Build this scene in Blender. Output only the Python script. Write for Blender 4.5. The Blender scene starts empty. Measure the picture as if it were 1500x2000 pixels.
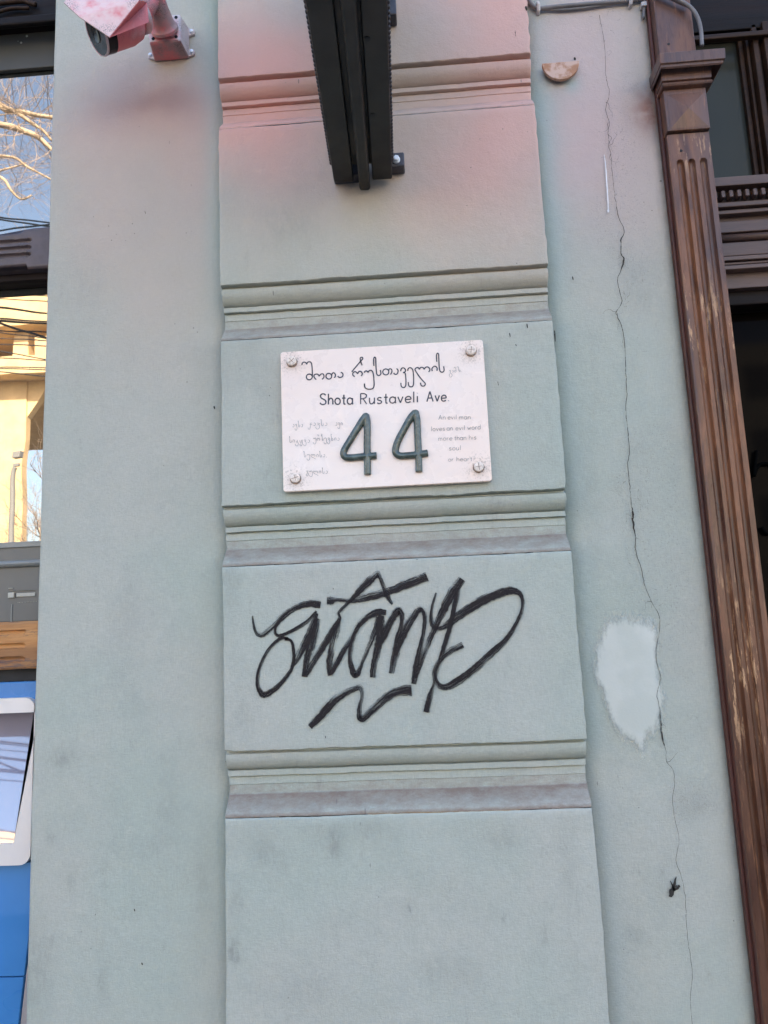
import bpy, bmesh, math, random
import numpy as np
from mathutils import Vector, Matrix, noise
random.seed(7)
R = math.radians
SC = bpy.context.scene
COL = SC.collection

# ------------------------------------------------------------------ camera
CAM = np.array([0.0, -1.5, 1.6])
RT = np.array([0.99736058, 0.05916694, -0.04208492])
UP = np.array([0.05065884, -0.15181987, 0.98710912])
FW = np.array([-0.05201489, 0.9866357, 0.15441648])
FPX = 1460.304
cd = bpy.data.cameras.new('camera')
cam = bpy.data.objects.new('camera', cd)
COL.objects.link(cam)
cd.sensor_fit = 'VERTICAL'
cd.sensor_height = 36.0
cd.lens = 36.0 * FPX / 2000.0
cd.clip_start = 0.02
cd.clip_end = 500
m4 = Matrix.Identity(4)
for i in range(3):
    m4[i][0] = RT[i]; m4[i][1] = UP[i]; m4[i][2] = -FW[i]; m4[i][3] = CAM[i]
cam.matrix_world = m4
SC.camera = cam

# ------------------------------------------------------------------ light
SUN_EL, SUN_AZ = 38.0, 18.0          # the sun stands behind our building
world = bpy.data.worlds.new('World')
SC.world = world
world.use_nodes = True
wn = world.node_tree
wn.nodes.clear()
sky = wn.nodes.new('ShaderNodeTexSky')
sky.sky_type = 'NISHITA'
sky.sun_disc = False
sky.sun_elevation = R(SUN_EL)
sky.sun_rotation = R(SUN_AZ)
sky.air_density = 1.0
sky.dust_density = 3.0
sky.ozone_density = 1.0
bg = wn.nodes.new('ShaderNodeBackground')
bg.inputs[1].default_value = 0.15
wo = wn.nodes.new('ShaderNodeOutputWorld')
wn.links.new(sky.outputs[0], bg.inputs[0])
wn.links.new(bg.outputs[0], wo.inputs[0])
sl = bpy.data.lights.new('sun', 'SUN')
sl.energy = 5.0
sl.angle = R(0.5)
sl.color = (1.0, 0.90, 0.76)
sun = bpy.data.objects.new('sun', sl)
COL.objects.link(sun)
sd = Vector((math.sin(R(SUN_AZ)) * math.cos(R(SUN_EL)), math.cos(R(SUN_AZ)) * math.cos(R(SUN_EL)), math.sin(R(SUN_EL))))
sun.rotation_euler = sd.to_track_quat('Z', 'Y').to_euler()
sun.location = (3, 6, 20)
SC.view_settings.view_transform = 'Standard'
SC.view_settings.look = 'None'
SC.view_settings.gamma = 1.0
SC.view_settings.exposure = 2.40

# ------------------------------------------------------------------ unprojection of picture measurements onto real planes
def ray(px, py):
    return RT * (px - 750) / FPX - UP * (py - 1000) / FPX + FW
def P(px, py, y):
    d = ray(px, py)
    return Vector(CAM + d * ((y - CAM[1]) / d[1]))
def PZ(px, py, z):
    d = ray(px, py)
    return Vector(CAM + d * ((z - CAM[2]) / d[2]))
GLASS_Y = 0.10
def M(px, py, dist):                 # a point of the street seen mirrored in the window glass
    v = P(px, py, 2 * GLASS_Y + dist)
    return Vector((v.x, -dist, v.z))

# ------------------------------------------------------------------ object helpers
class MB:
    def __init__(s): s.v = []; s.f = []; s.uv = []; s.mi = []
    def add(s, vs, fs, mi=0):
        n = len(s.v); s.v += [tuple(v) for v in vs]
        for f in fs: s.f.append([i + n for i in f]); s.mi.append(mi)
        return s
    def box(s, a, b, mi=0):
        x0, y0, z0 = a; x1, y1, z1 = b
        return s.add([(x0,y0,z0),(x1,y0,z0),(x1,y1,z0),(x0,y1,z0),(x0,y0,z1),(x1,y0,z1),(x1,y1,z1),(x0,y1,z1)],
                     [(0,3,2,1),(4,5,6,7),(0,1,5,4),(1,2,6,5),(2,3,7,6),(3,0,4,7)], mi)
    def hexa(s, q, mi=0):            # 8 corners: bottom ring then top ring
        return s.add(q, [(0,3,2,1),(4,5,6,7),(0,1,5,4),(1,2,6,5),(2,3,7,6),(3,0,4,7)], mi)
    def prism(s, pts, y0, y1, mi=0): # outline in x,z given counter-clockwise from the front, y0 front
        n = len(pts)
        vs = [(x, y0, z) for x, z in pts] + [(x, y1, z) for x, z in pts]
        fs = [list(range(n)), list(range(2*n-1, n-1, -1))]
        for i in range(n):
            j = (i + 1) % n
            fs.append([j, i, n + i, n + j])
        return s.add(vs, fs, mi)
    def xprofile(s, pts, x0, x1, mi=0):   # closed outline in y,z extruded along x
        n = len(pts)
        vs = [(x0, y, z) for y, z in pts] + [(x1, y, z) for y, z in pts]
        fs = [list(range(n)), list(range(2*n-1, n-1, -1))]
        for i in range(n):
            j = (i + 1) % n
            fs.append([j, i, n + i, n + j])
        return s.add(vs, fs, mi)
    def tube(s, path, rad, seg=8, cap=True, flat=1.0, mi=0):
        path = [Vector(p) for p in path]
        n = len(path)
        if not hasattr(rad, '__len__'): rad = [rad] * n
        up = None; vs = []
        for i, p in enumerate(path):
            t = (path[min(i+1, n-1)] - path[max(i-1, 0)])
            if t.length < 1e-9: t = Vector((0, 0, 1))
            t.normalize()
            if up is None:
                up = Vector((0, 1, 0)) if abs(t.y) < 0.9 else Vector((0, 0, 1))
            up = up - t * up.dot(t)
            if up.length < 1e-6: up = t.orthogonal()
            up.normalize()
            sd_ = t.cross(up)
            for k in range(seg):
                a = 2 * math.pi * k / seg
                vs.append(p + (sd_ * math.cos(a) + up * math.sin(a) * flat) * rad[i])
        fs = []
        for i in range(n - 1):
            for k in range(seg):
                k2 = (k + 1) % seg
                fs.append((i*seg+k, i*seg+k2, (i+1)*seg+k2, (i+1)*seg+k))
        if cap:
            fs.append(list(range(seg-1, -1, -1))); fs.append([(n-1)*seg+k for k in range(seg)])
        return s.add(vs, fs, mi)
    def cyl(s, a, b, r, seg=20, r2=None, mi=0):
        return s.tube([a, b], [r, r if r2 is None else r2], seg, mi=mi)
    def lathe(s, origin, axis, prof, seg=24, mi=0):   # prof = (distance along axis, radius)
        ax = Vector(axis).normalized(); e1 = ax.orthogonal().normalized(); e2 = ax.cross(e1)
        o = Vector(origin); vs = []
        for d, r in prof:
            for k in range(seg):
                a = 2 * math.pi * k / seg
                vs.append(o + ax * d + (e1 * math.cos(a) + e2 * math.sin(a)) * r)
        fs = []
        for i in range(len(prof) - 1):
            for k in range(seg):
                k2 = (k + 1) % seg
                fs.append((i*seg+k, i*seg+k2, (i+1)*seg+k2, (i+1)*seg+k))
        fs.append(list(range(seg-1, -1, -1))); fs.append([(len(prof)-1)*seg+k for k in range(seg)])
        return s.add(vs, fs, mi)

def tag(o, label=None, cat=None, group=None, kind=None):
    if label: o['label'] = label
    if cat: o['category'] = cat
    if group: o['group'] = group
    if kind: o['kind'] = kind
    return o
def thing(name, loc, label, cat, group=None):
    o = bpy.data.objects.new(name, None)
    o.empty_display_size = 0.05
    COL.objects.link(o); o.location = loc
    return tag(o, label, cat, group)
WPOS = {}
def obj(name, mb, mats, parent=None, smooth=False, bevel=0, seg=2, label=None, uvs=None):
    me = bpy.data.meshes.new(name)
    off = Vector((0, 0, 0))
    if parent is not None:
        off = WPOS.get(parent.name, Vector(parent.location))
        WPOS[name] = off
    me.from_pydata([tuple(Vector(v) - off) for v in mb.v], [], mb.f)
    if not isinstance(mats, (list, tuple)): mats = [mats]
    for m in mats: me.materials.append(m)
    if len(mats) > 1:
        me.polygons.foreach_set('material_index', mb.mi)
    if smooth: me.polygons.foreach_set('use_smooth', [True] * len(me.polygons))
    if mb.uv:
        ul = me.uv_layers.new(name='UVMap')
        k = 0
        for poly in me.polygons:
            for li in poly.loop_indices:
                ul.data[li].uv = mb.uv[me.loops[li].vertex_index]
    me.update()
    o = bpy.data.objects.new(name, me)
    COL.objects.link(o)
    if parent is not None:
        o.parent = parent
        WPOS[o.name] = off
    if bevel:
        b = o.modifiers.new('bevel', 'BEVEL'); b.width = bevel; b.segments = seg; b.limit_method = 'ANGLE'; b.angle_limit = R(35)
        b.harden_normals = False
    if label: o['label'] = label
    return o
def sub(name, parent, mb, mats, **k):      # child of a mesh part: same origin as its parent
    return obj(name, mb, mats, parent, **k)
def copy_part(src, parent, delta=(0, 0, 0)):
    c = src.copy(); COL.objects.link(c); c.parent = parent
    c.location = Vector(src.location) + Vector(delta)
    WPOS[c.name] = WPOS.get(src.name, Vector((0, 0, 0)))
    return c

def spline(pts, n=6):                      # Catmull-Rom through tuples of any length
    pts = [np.array(p, float) for p in pts]
    if len(pts) < 3: return pts
    out = []
    for i in range(len(pts) - 1):
        p0 = pts[max(i-1, 0)]; p1 = pts[i]; p2 = pts[i+1]; p3 = pts[min(i+2, len(pts)-1)]
        for k in range(n):
            t = k / n
            out.append(0.5 * ((2*p1) + (-p0+p2)*t + (2*p0-5*p1+4*p2-p3)*t*t + (-p0+3*p1-3*p2+p3)*t**3))
    out.append(pts[-1])
    return out
def ribbon(mb, pts, y, ragged=0.0, uo=0.0):    # pts (x, z, width) on the plane y, facing -y
    n = len(pts); base = len(mb.v); u = uo
    for i, p in enumerate(pts):
        a = pts[max(i-1, 0)]; b = pts[min(i+1, n-1)]
        t = np.array([b[0]-a[0], b[1]-a[1]]); L = np.linalg.norm(t) or 1; t = t / L
        nn = np.array([-t[1], t[0]])
        w = max(p[2], 1e-5) / 2
        w1 = w * (1 + ragged * noise.noise(Vector((p[0]*260, p[1]*260, 1.3)))); w2 = w * (1 + ragged * noise.noise(Vector((p[0]*260, p[1]*260, 7.7))))
        if i: u += math.hypot(p[0]-pts[i-1][0], p[1]-pts[i-1][1])
        mb.v.append((p[0]+nn[0]*w1, y, p[1]+nn[1]*w1)); mb.uv.append((u, 1.0))
        mb.v.append((p[0]-nn[0]*w2, y, p[1]-nn[1]*w2)); mb.uv.append((u, 0.0))
        if i:
            k = base + 2*i
            mb.f.append([k-2, k-1, k+1, k]); mb.mi.append(0)
def circ(cx, cy, rx, ry=None, a0=0, a1=360, n=14):
    ry = rx if ry is None else ry
    return [(cx + rx*math.cos(R(a0+(a1-a0)*k/n)), cy + ry*math.sin(R(a0+(a1-a0)*k/n))) for k in range(n+1)]

# ------------------------------------------------------------------ materials
class NT:
    def __init__(s, name):
        s.m = bpy.data.materials.new(name); s.m.use_nodes = True
        s.t = s.m.node_tree; s.n = s.t.nodes; s.l = s.t.links
        s.b = s.n['Principled BSDF']; s.out = s.n['Material Output']
    def new(s, k, **p):
        n = s.n.new(k)
        for a, b in p.items(): setattr(n, a, b)
        return n
    def put(s, sock, v):
        if hasattr(v, 'default_value') or hasattr(v, 'links'): s.l.new(v, sock)
        else:
            if hasattr(v, '__len__') and len(v) == 3 and sock.type == 'RGBA': v = (*v, 1)
            sock.default_value = v
    def pos(s):
        if not hasattr(s, '_p'): s._p = s.new('ShaderNodeNewGeometry').outputs['Position']
        return s._p
    def uv(s): return s.new('ShaderNodeTexCoord').outputs['UV']
    def mapping(s, v, scale=(1,1,1), loc=(0,0,0), rot=(0,0,0)):
        n = s.new('ShaderNodeMapping'); s.l.new(v, n.inputs[0]); n.inputs['Scale'].default_value = scale; n.inputs['Location'].default_value = loc; n.inputs['Rotation'].default_value = rot
        return n.outputs[0]
    def noise(s, scale, detail=4, rough=0.55, vec=None, st=(1,1,1), dist=0, off=(0,0,0)):
        n = s.new('ShaderNodeTexNoise'); n.inputs['Scale'].default_value = scale; n.inputs['Detail'].default_value = detail
        n.inputs['Roughness'].default_value = rough; n.inputs['Distortion'].default_value = dist
        s.l.new(s.mapping(vec or s.pos(), st, off), n.inputs['Vector'])
        return n.outputs[0]
    def vor(s, scale, vec=None, st=(1,1,1), feature='F1', rnd=1.0):
        n = s.new('ShaderNodeTexVoronoi', feature=feature); n.inputs['Scale'].default_value = scale; n.inputs['Randomness'].default_value = rnd
        s.l.new(s.mapping(vec or s.pos(), st), n.inputs['Vector'])
        return n.outputs['Distance']
    def math(s, op, a, b=0.0, c=None, clamp=False):
        n = s.new('ShaderNodeMath', operation=op); n.use_clamp = clamp
        s.put(n.inputs[0], a); s.put(n.inputs[1], b)
        if c is not None: s.put(n.inputs[2], c)
        return n.outputs[0]
    def ramp(s, v, lo, hi, a=0.0, b=1.0, smooth=True):
        n = s.new('ShaderNodeMapRange'); n.interpolation_type = 'SMOOTHSTEP' if smooth else 'LINEAR'
        s.put(n.inputs[0], v); n.inputs[1].default_value = lo; n.inputs[2].default_value = hi; n.inputs[3].default_value = a; n.inputs[4].default_value = b
        return n.outputs[0]
    def mix(s, f, a, b, blend='MIX'):
        n = s.new('ShaderNodeMix', data_type='RGBA', blend_type=blend)
        s.put(n.inputs[0], f); s.put(n.inputs[6], a); s.put(n.inputs[7], b)
        return n.outputs[2]
    def bump(s, h, strength=0.3, dist=0.002, prev=None):
        n = s.new('ShaderNodeBump'); n.inputs['Strength'].default_value = strength; n.inputs['Distance'].default_value = dist
        s.put(n.inputs['Height'], h)
        if prev is not None: s.l.new(prev, n.inputs['Normal'])
        return n.outputs[0]
    def spot(s, cx, cz, rx, rz, vec=None, soft=1.0):   # soft round spot at world x,z
        v = vec or s.pos()
        n = s.new('ShaderNodeVectorMath', operation='SUBTRACT'); s.l.new(v, n.inputs[0]); n.inputs[1].default_value = (cx, 0, cz)
        m = s.new('ShaderNodeVectorMath', operation='MULTIPLY'); s.l.new(n.outputs[0], m.inputs[0]); m.inputs[1].default_value = (1/rx, 0, 1/rz)
        d = s.new('ShaderNodeVectorMath', operation='DOT_PRODUCT'); s.l.new(m.outputs[0], d.inputs[0]); s.l.new(m.outputs[0], d.inputs[1])
        e = s.math('MULTIPLY', d.outputs['Value'], -1.0 * soft)
        return s.math('EXPONENT', e)
    def fin(s, col=None, rough=0.5, metal=0.0, spec=0.5, normal=None, alpha=None, coat=None, coatr=0.1):
        if col is not None: s.put(s.b.inputs['Base Color'], col)
        s.put(s.b.inputs['Roughness'], rough); s.put(s.b.inputs['Metallic'], metal)
        s.put(s.b.inputs['Specular IOR Level'], spec)
        if normal is not None: s.l.new(normal, s.b.inputs['Normal'])
        if alpha is not None: s.put(s.b.inputs['Alpha'], alpha)
        if coat is not None:
            s.put(s.b.inputs['Coat Weight'], coat); s.b.inputs['Coat Roughness'].default_value = coatr
        return s.m

def simple(name, col, rough=0.5, metal=0.0, var=0.12, sc=40, bump=0.1, spec=0.5, bd=0.001):
    t = NT(name)
    n = t.noise(sc, 5, 0.6)
    f = t.ramp(n, 0.3, 0.7, 1 - var, 1 + var)
    g = t.new('ShaderNodeVectorMath', operation='SCALE'); g.inputs[0].default_value = col; t.l.new(f, g.inputs['Scale'])
    return t.fin(g.outputs[0], t.ramp(t.noise(sc*0.6, 3), 0.3, 0.7, max(rough-0.08, 0), min(rough+0.08, 1)), metal, spec, t.bump(t.noise(sc*5, 4), bump, bd))

GREEN = (0.385, 0.425, 0.372)
GREY = (0.43, 0.435, 0.385)
PINK = (0.78, 0.405, 0.335)
PINKG = (0.47, 0.365, 0.355)
DUST = (0.225, 0.172, 0.14)

def plaster(name, dusty=False, rough_patch=False, side='mid'):
    t = NT(name)
    wv = t.new('ShaderNodeVectorMath', operation='ADD')
    nz = t.new('ShaderNodeTexNoise'); nz.inputs['Scale'].default_value = 5; nz.inputs['Detail'].default_value = 3
    t.l.new(t.pos(), nz.inputs['Vector'])
    sc = t.new('ShaderNodeVectorMath', operation='MULTIPLY_ADD'); t.l.new(nz.outputs['Color'], sc.inputs[0]); sc.inputs[1].default_value = (.16, .16, .16); sc.inputs[2].default_value = (-.08, -.08, -.08)
    t.l.new(t.pos(), wv.inputs[0]); t.l.new(sc.outputs[0], wv.inputs[1])
    W_ = wv.outputs[0]
    wv2 = t.new('ShaderNodeVectorMath', operation='ADD'); nz2 = t.new('ShaderNodeTexNoise'); nz2.inputs['Scale'].default_value = 35; nz2.inputs['Detail'].default_value = 4
    t.l.new(t.pos(), nz2.inputs['Vector'])
    sc2 = t.new('ShaderNodeVectorMath', operation='MULTIPLY_ADD'); t.l.new(nz2.outputs['Color'], sc2.inputs[0]); sc2.inputs[1].default_value = (.035, .035, .035); sc2.inputs[2].default_value = (-.0175, -.0175, -.0175)
    t.l.new(t.pos(), wv2.inputs[0]); t.l.new(sc2.outputs[0], wv2.inputs[1]); W2 = wv2.outputs[0]
    base = t.mix(t.ramp(t.noise(2.2, 3), 0.38, 0.62), GREEN, GREY)
    base = t.mix(t.ramp(t.noise(14, 5, 0.65), 0.45, 0.75, 0, 0.3), base, (0.325, 0.355, 0.315))
    # blotches of thinner and thicker paint, brushed vertically
    base = t.mix(t.ramp(t.noise(9, 6, 0.7, st=(3.2, 1, 0.8)), 0.5, 0.8, 0, 0.32), base, (0.485, 0.49, 0.435))
    base = t.mix(t.ramp(t.noise(30, 5, 0.7, st=(3, 1, 0.6), off=(3, 0, 5)), 0.55, 0.8, 0, 0.28), base, (0.28, 0.285, 0.25))
    grain = t.math('ADD', t.noise(230, 3, 0.6, st=(2.2, 1, 0.35), off=(1, 0, 7)), t.noise(230, 3, 0.6, st=(0.35, 1, 2.2), off=(5, 0, 2)))
    base = t.mix(t.ramp(grain, 0.85, 1.25, 0, 0.30), base, (0.30, 0.315, 0.28))
    base = t.mix(t.ramp(grain, 0.72, 1.0, 0.22, 0), base, (0.50, 0.52, 0.47))
    base = t.mix(t.math('MULTIPLY', t.ramp(t.noise(16, 7, 0.75, st=(1.6, 1, 0.7), off=(7, 0, 3)), 0.56, 0.74), 0.42), base, (0.25, 0.25, 0.225))
    base = t.mix(t.math('MULTIPLY', t.ramp(t.noise(3.2, 5, 0.7, off=(11, 0, 3)), 0.55, 0.7), 0.22), base, (0.25, 0.27, 0.25))
    def pink(spots, colr, k):
        acc = None
        for cx, cz, rx, rz, w in spots:
            q = t.math('MULTIPLY', t.spot(cx, cz, rx, rz, W_), w)
            acc = q if acc is None else t.math('ADD', acc, q)
        return t.math('MULTIPLY', t.math('MINIMUM', acc, 1.0), k)
    if side == 'mid':
        g = pink([(-0.12, 2.76, 0.38, 0.30, 0.9), (0.2, 2.66, 0.22, 0.32, 0.8), (-0.25, 2.42, 0.22, 0.22, 0.4)], None, 0.75)
        p = pink([(-0.32, 2.82, 0.19, 0.17, 0.82), (-0.30, 2.64, 0.16, 0.15, 0.55), (0.245, 2.72, 0.17, 0.30, 0.66), (0.12, 2.56, 0.16, 0.18, 0.36), (0.2, 3.0, 0.2, 0.14, 0.6)], None, 0.95)
        base = t.mix(g, base, (0.50, 0.445, 0.365))
        base = t.mix(p, base, PINK)
    elif side == 'left':
        g = pink([(-0.62, 2.55, 0.22, 0.4, 0.9), (-0.56, 2.78, 0.24, 0.16, 0.6), (-0.55, 2.35, 0.16, 0.25, 0.3)], None, 0.62)
        p = pink([(-0.5, 2.78, 0.13, 0.13, 0.30), (-0.62, 2.78, 0.16, 0.10, 0.32), (-0.44, 2.62, 0.07, 0.2, 0.24), (-0.66, 2.6, .16, .16, .16)], None, 0.8)
        spray_shade = pink([(-0.60, 2.79, 0.10, 0.045, 0.7), (-0.52, 2.80, 0.07, 0.04, 0.5)], None, 0.55)  # brownish overspray with the security camera's soft shadow painted into it
        base = t.mix(g, base, (0.50, 0.41, 0.35))
        base = t.mix(p, base, (0.68, 0.38, 0.33))
        base = t.mix(spray_shade, base, (0.33, 0.20, 0.165))
    else:
        g = pink([(0.42, 2.7, 0.16, 0.4, 0.85)], None, 0.7)
        p = pink([(0.42, 2.86, 0.14, 0.16, 0.5), (0.37, 2.62, 0.08, 0.16, 0.5), (0.5, 2.6, 0.1, 0.12, 0.25), (0.46, 2.5, 0.1, 0.16, 0.2)], None, 0.8)
        base = t.mix(g, base, (0.52, 0.455, 0.41))
        base = t.mix(p, base, (0.68, 0.42, 0.39))
        # rusty brown overspray beside the wooden post, and the grubby line along it
        o = t.math('MULTIPLY', t.spot(0.545, 2.685, 0.045, 0.055), t.ramp(t.noise(30, 4), 0.3, 0.6, 0.55, 1))
        base = t.mix(o, base, (0.25, 0.10, 0.075))
        sx = t.new('ShaderNodeSeparateXYZ'); t.l.new(t.pos(), sx.inputs[0])
        e = t.math('MULTIPLY', t.ramp(sx.outputs[0], 0.533, 0.553, 0, 0.8), t.ramp(t.noise(20, 4), 0.3, 0.6, 0.4, 1))
        base = t.mix(e, base, (0.17, 0.14, 0.10))
        # teal older paint shielded from the spray
        q = t.spot(0.285, 2.62, 0.045, 0.32)
        base = t.mix(t.math('MULTIPLY', q, 0.7), base, (0.27, 0.42, 0.40))
        q = t.spot(0.372, 2.765, 0.02, 0.024)
        base = t.mix(t.math('MULTIPLY', q, 0.6), base, (0.33, 0.45, 0.43))
    if side == 'left':
        sx = t.new('ShaderNodeSeparateXYZ'); t.l.new(t.pos(), sx.inputs[0])
        e = t.math('MULTIPLY', t.ramp(sx.outputs[0], -0.47, -0.40, 0, 0.5), t.ramp(sx.outputs[2], 2.2, 2.5, 0, 1))
        base = t.mix(e, base, (0.29, 0.42, 0.385))
    if dusty:
        at_ = t.new('ShaderNodeAttribute', attribute_name='dust')
        d = t.math('MULTIPLY', t.math('ADD', at_.outputs['Fac'], t.math('MULTIPLY', t.math('SUBTRACT', t.noise(42, 8, 0.8, st=(0.7, 1, 1.5)), 0.5), 2.0)), 0.9, clamp=True)
        d = t.math('MULTIPLY', d, t.ramp(at_.outputs['Fac'], 0.0, 0.3))
        base = t.mix(d, base, DUST)
    SM = {'left': [(120, 1480, 26, 16, .5), (250, 1200, 30, 60, .2), (100, 1640, 10, 14, .35), (140, 1720, 8, 20, .35), (200, 1920, 10, 30, .4), (70, 1900, 30, 90, .35), (330, 1560, 20, 60, .2), (290, 1650, 60, 16, .15), (395, 1720, 12, 60, .25), (160, 560, 40, 60, .15)],
          'mid': [(655, 1650, 14, 22, .5), (520, 1670, 26, 20, .3), (458, 1862, 8, 22, .6), (462, 1760, 10, 30, .3), (800, 1778, 5, 8, .8), (700, 1620, 60, 14, .22), (450, 1130, 14, 60, .3), (980, 1640, 40, 16, .25), (880, 1900, 50, 30, .2), (1110, 1700, 16, 90, .2), (600, 1930, 60, 40, .2), (470, 1400, 20, 40, .22), (640, 950, 120, 8, .25), (480, 660, 30, 10, .3), (985, 1790, 4, 5, .5), (560, 440, 60, 50, .2)],
          'right': [(1350, 1570, 26, 20, .3), (1245, 1830, 14, 12, .4), (1240, 560, 30, 70, .18), (1140, 900, 26, 60, .12), (1300, 1720, 30, 60, .15)]}[side]
    sm = None
    for cx_, cy_, rx_, rz_, k_ in SM:
        yy_ = -0.06 if side == 'mid' else 0
        q = P(cx_, cy_, yy_); w_ = t.math('MULTIPLY', t.spot(q.x, q.z, rx_*0.00115, rz_*0.00115, W2), k_)
        sm = w_ if sm is None else t.math('ADD', sm, w_)
    sm = t.math('MULTIPLY', sm, t.ramp(t.noise(60, 6, 0.75, st=(1.6, 1, 0.7)), 0.3, 0.62, 0.2, 1.0))
    base = t.mix(sm, base, (0.185, 0.195, 0.18))
    # dark specks and scratches
    v = t.vor(55, st=(1, 0, 1))
    spk = t.math('MULTIPLY', t.ramp(v, 0.05, 0.09, 1, 0), t.ramp(t.noise(7, 2), 0.6, 0.66))
    base = t.mix(t.math('MULTIPLY', spk, 0.75), base, (0.09, 0.09, 0.085))
    v = t.vor(60, st=(1, 0, 0.28))
    spk = t.math('MULTIPLY', t.ramp(v, 0.06, 0.10, 1, 0), t.ramp(t.noise(5, 2, off=(9, 0, 2)), 0.62, 0.68))
    base = t.mix(t.math('MULTIPLY', spk, 0.5), base, (0.10, 0.09, 0.09))
    fine = t.noise(420, 3, 0.6, st=(1.6, 1, 0.5))
    fine2 = t.noise(420, 3, 0.6, st=(0.4, 1, 1.8))
    h = t.math('ADD', fine, fine2)
    nb = t.bump(h, 0.45, 0.0014)
    nb = t.bump(t.noise(38, 6, 0.65), 0.5, 0.004, nb)
    nb = t.bump(t.noise(6, 3, 0.5), 0.4, 0.012, nb)
    if rough_patch:
        mask = t.ramp(t.noise(6, 3, 0.6, off=(1.7, 0, 0.4)), 0.44, 0.60)
        sx = t.new('ShaderNodeSeparateXYZ'); t.l.new(t.pos(), sx.inputs[0])
        mm = None
        for cx_, cy_, rx_, rz_ in ((1290, 1010, 0.09, 0.16), (1320, 1200, 0.08, 0.18), (1215, 270, 0.06, 0.12), (1240, 480, 0.07, 0.12), (1260, 90, 0.05, 0.10), (1300, 880, 0.07, 0.08), (1350, 1560, 0.05, 0.05)):
            q = P(cx_, cy_, 0); w_ = t.spot(q.x, q.z, rx_, rz_)
            mm = w_ if mm is None else t.math('ADD', mm, w_)
        mask = t.ramp(t.math('ADD', t.math('MULTIPLY', mm, 0.8), t.math('MULTIPLY', mask, 0.35)), 0.25, 0.75)
        mask = t.math('MULTIPLY', mask, t.ramp(sx.outputs[0], 0.36, 0.40))
        mask = t.math('MULTIPLY', mask, t.ramp(sx.outputs[0], 0.50, 0.54, 1, 0.2))
        grit = t.noise(210, 4, 0.65, dist=1.8)
        hh = t.math('MULTIPLY', t.ramp(grit, 0.40, 0.62), mask)
        nb = t.bump(hh, 0.35, 0.0011, nb)
        base = t.mix(t.math('MULTIPLY', t.math('MULTIPLY', t.ramp(grit, 0.41, 0.36), mask), 0.40), base, (0.16, 0.16, 0.14))
    return t.fin(base, t.ramp(t.noise(20, 4), 0.3, 0.7, 0.5, 0.68), 0, 0.35, nb)

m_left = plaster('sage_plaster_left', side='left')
m_mid = plaster('sage_plaster_pilaster')
m_dust = plaster('sage_plaster_dusty_ledge', dusty=True)
m_right = plaster('sage_plaster_right', rough_patch=True, side='right')

def wood(name, a, b, c, worn=None, wornk=0.62, st=(6, 6, 0.35), rough=0.42, scale=9, wornst=(5, 5, 0.6), wz=None, spec=0.4, lowdark=False):
    t = NT(name)
    g = t.noise(scale, 8, 0.65, st=st, dist=0.6)
    f = t.noise(scale*6, 6, 0.6, st=st, dist=0.4)
    col = t.mix(t.ramp(g, 0.35, 0.62), a, b)
    col = t.mix(t.ramp(t.noise(scale*0.4, 4, st=tuple(q*0.6 for q in st), off=(4, 1, 2)), 0.45, 0.62, 0, 0.7), col, c)
    col = t.mix(t.ramp(f, 0.5, 0.75, 0, 0.5), col, tuple(q*0.45 for q in a))
    r = t.ramp(g, 0.3, 0.7, rough-0.1, rough+0.12)
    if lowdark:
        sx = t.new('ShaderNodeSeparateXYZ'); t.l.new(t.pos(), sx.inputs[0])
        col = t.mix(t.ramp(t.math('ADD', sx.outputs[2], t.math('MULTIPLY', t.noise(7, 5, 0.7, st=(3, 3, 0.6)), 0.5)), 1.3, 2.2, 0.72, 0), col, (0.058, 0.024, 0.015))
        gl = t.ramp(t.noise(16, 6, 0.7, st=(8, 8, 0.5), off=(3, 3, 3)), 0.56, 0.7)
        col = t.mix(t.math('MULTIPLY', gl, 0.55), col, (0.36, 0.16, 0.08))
    if worn:
        w = t.ramp(t.noise(scale*0.9, 9, 0.75, st=wornst, off=(2, 5, 1)), wornk, wornk+0.05)
        if wz is not None: w = t.math('MULTIPLY', w, wz(t))
        col = t.mix(w, col, worn)
    nb = t.bump(t.math('ADD', f, t.noise(scale*20, 4, st=st)), 0.25, 0.001)
    return t.fin(col, r, 0, spec, nb)

def zband(t):
    acc = None
    for cz, rz, k in ((2.56, 0.04, 0.9), (2.15, 0.13, 1.0), (1.5, 0.16, 1.0)):
        q = t.math('MULTIPLY', t.spot(0.58, cz, 0.09, rz), k)
        acc = q if acc is None else t.math('ADD', acc, q)
    return acc
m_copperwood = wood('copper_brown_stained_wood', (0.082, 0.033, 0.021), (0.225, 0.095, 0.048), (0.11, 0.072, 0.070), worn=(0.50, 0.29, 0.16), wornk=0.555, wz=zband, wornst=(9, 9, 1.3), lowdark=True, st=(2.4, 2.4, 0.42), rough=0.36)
m_redwood = wood('red_brown_wood_edge', (0.085, 0.028, 0.018), (0.14, 0.042, 0.03), (0.05, 0.022, 0.018))
m_darkwood = wood('dark_brown_wood', (0.034, 0.017, 0.011), (0.055, 0.029, 0.018), (0.024, 0.013, 0.009), st=(0.35, 6, 6), rough=0.5, spec=0.18)
m_mauvewood = wood('mauve_brown_transom_wood', (0.095, 0.056, 0.047), (0.125, 0.08, 0.068), (0.08, 0.05, 0.043), st=(0.35, 6, 6), rough=0.4)
m_blackwood = wood('blackish_wood', (0.011, 0.008, 0.008), (0.017, 0.011, 0.011), (0.008, 0.006, 0.006), st=(0.35, 6, 6), rough=0.55, spec=0.15)
m_tanwood = wood('worn_tan_wood', (0.42, 0.185, 0.062), (0.55, 0.28, 0.105), (0.20, 0.088, 0.04), worn=(0.15, 0.09, 0.07), wornk=0.56, st=(0.3, 5, 5), wornst=(0.5, 4, 5), rough=0.6, scale=14)

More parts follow.
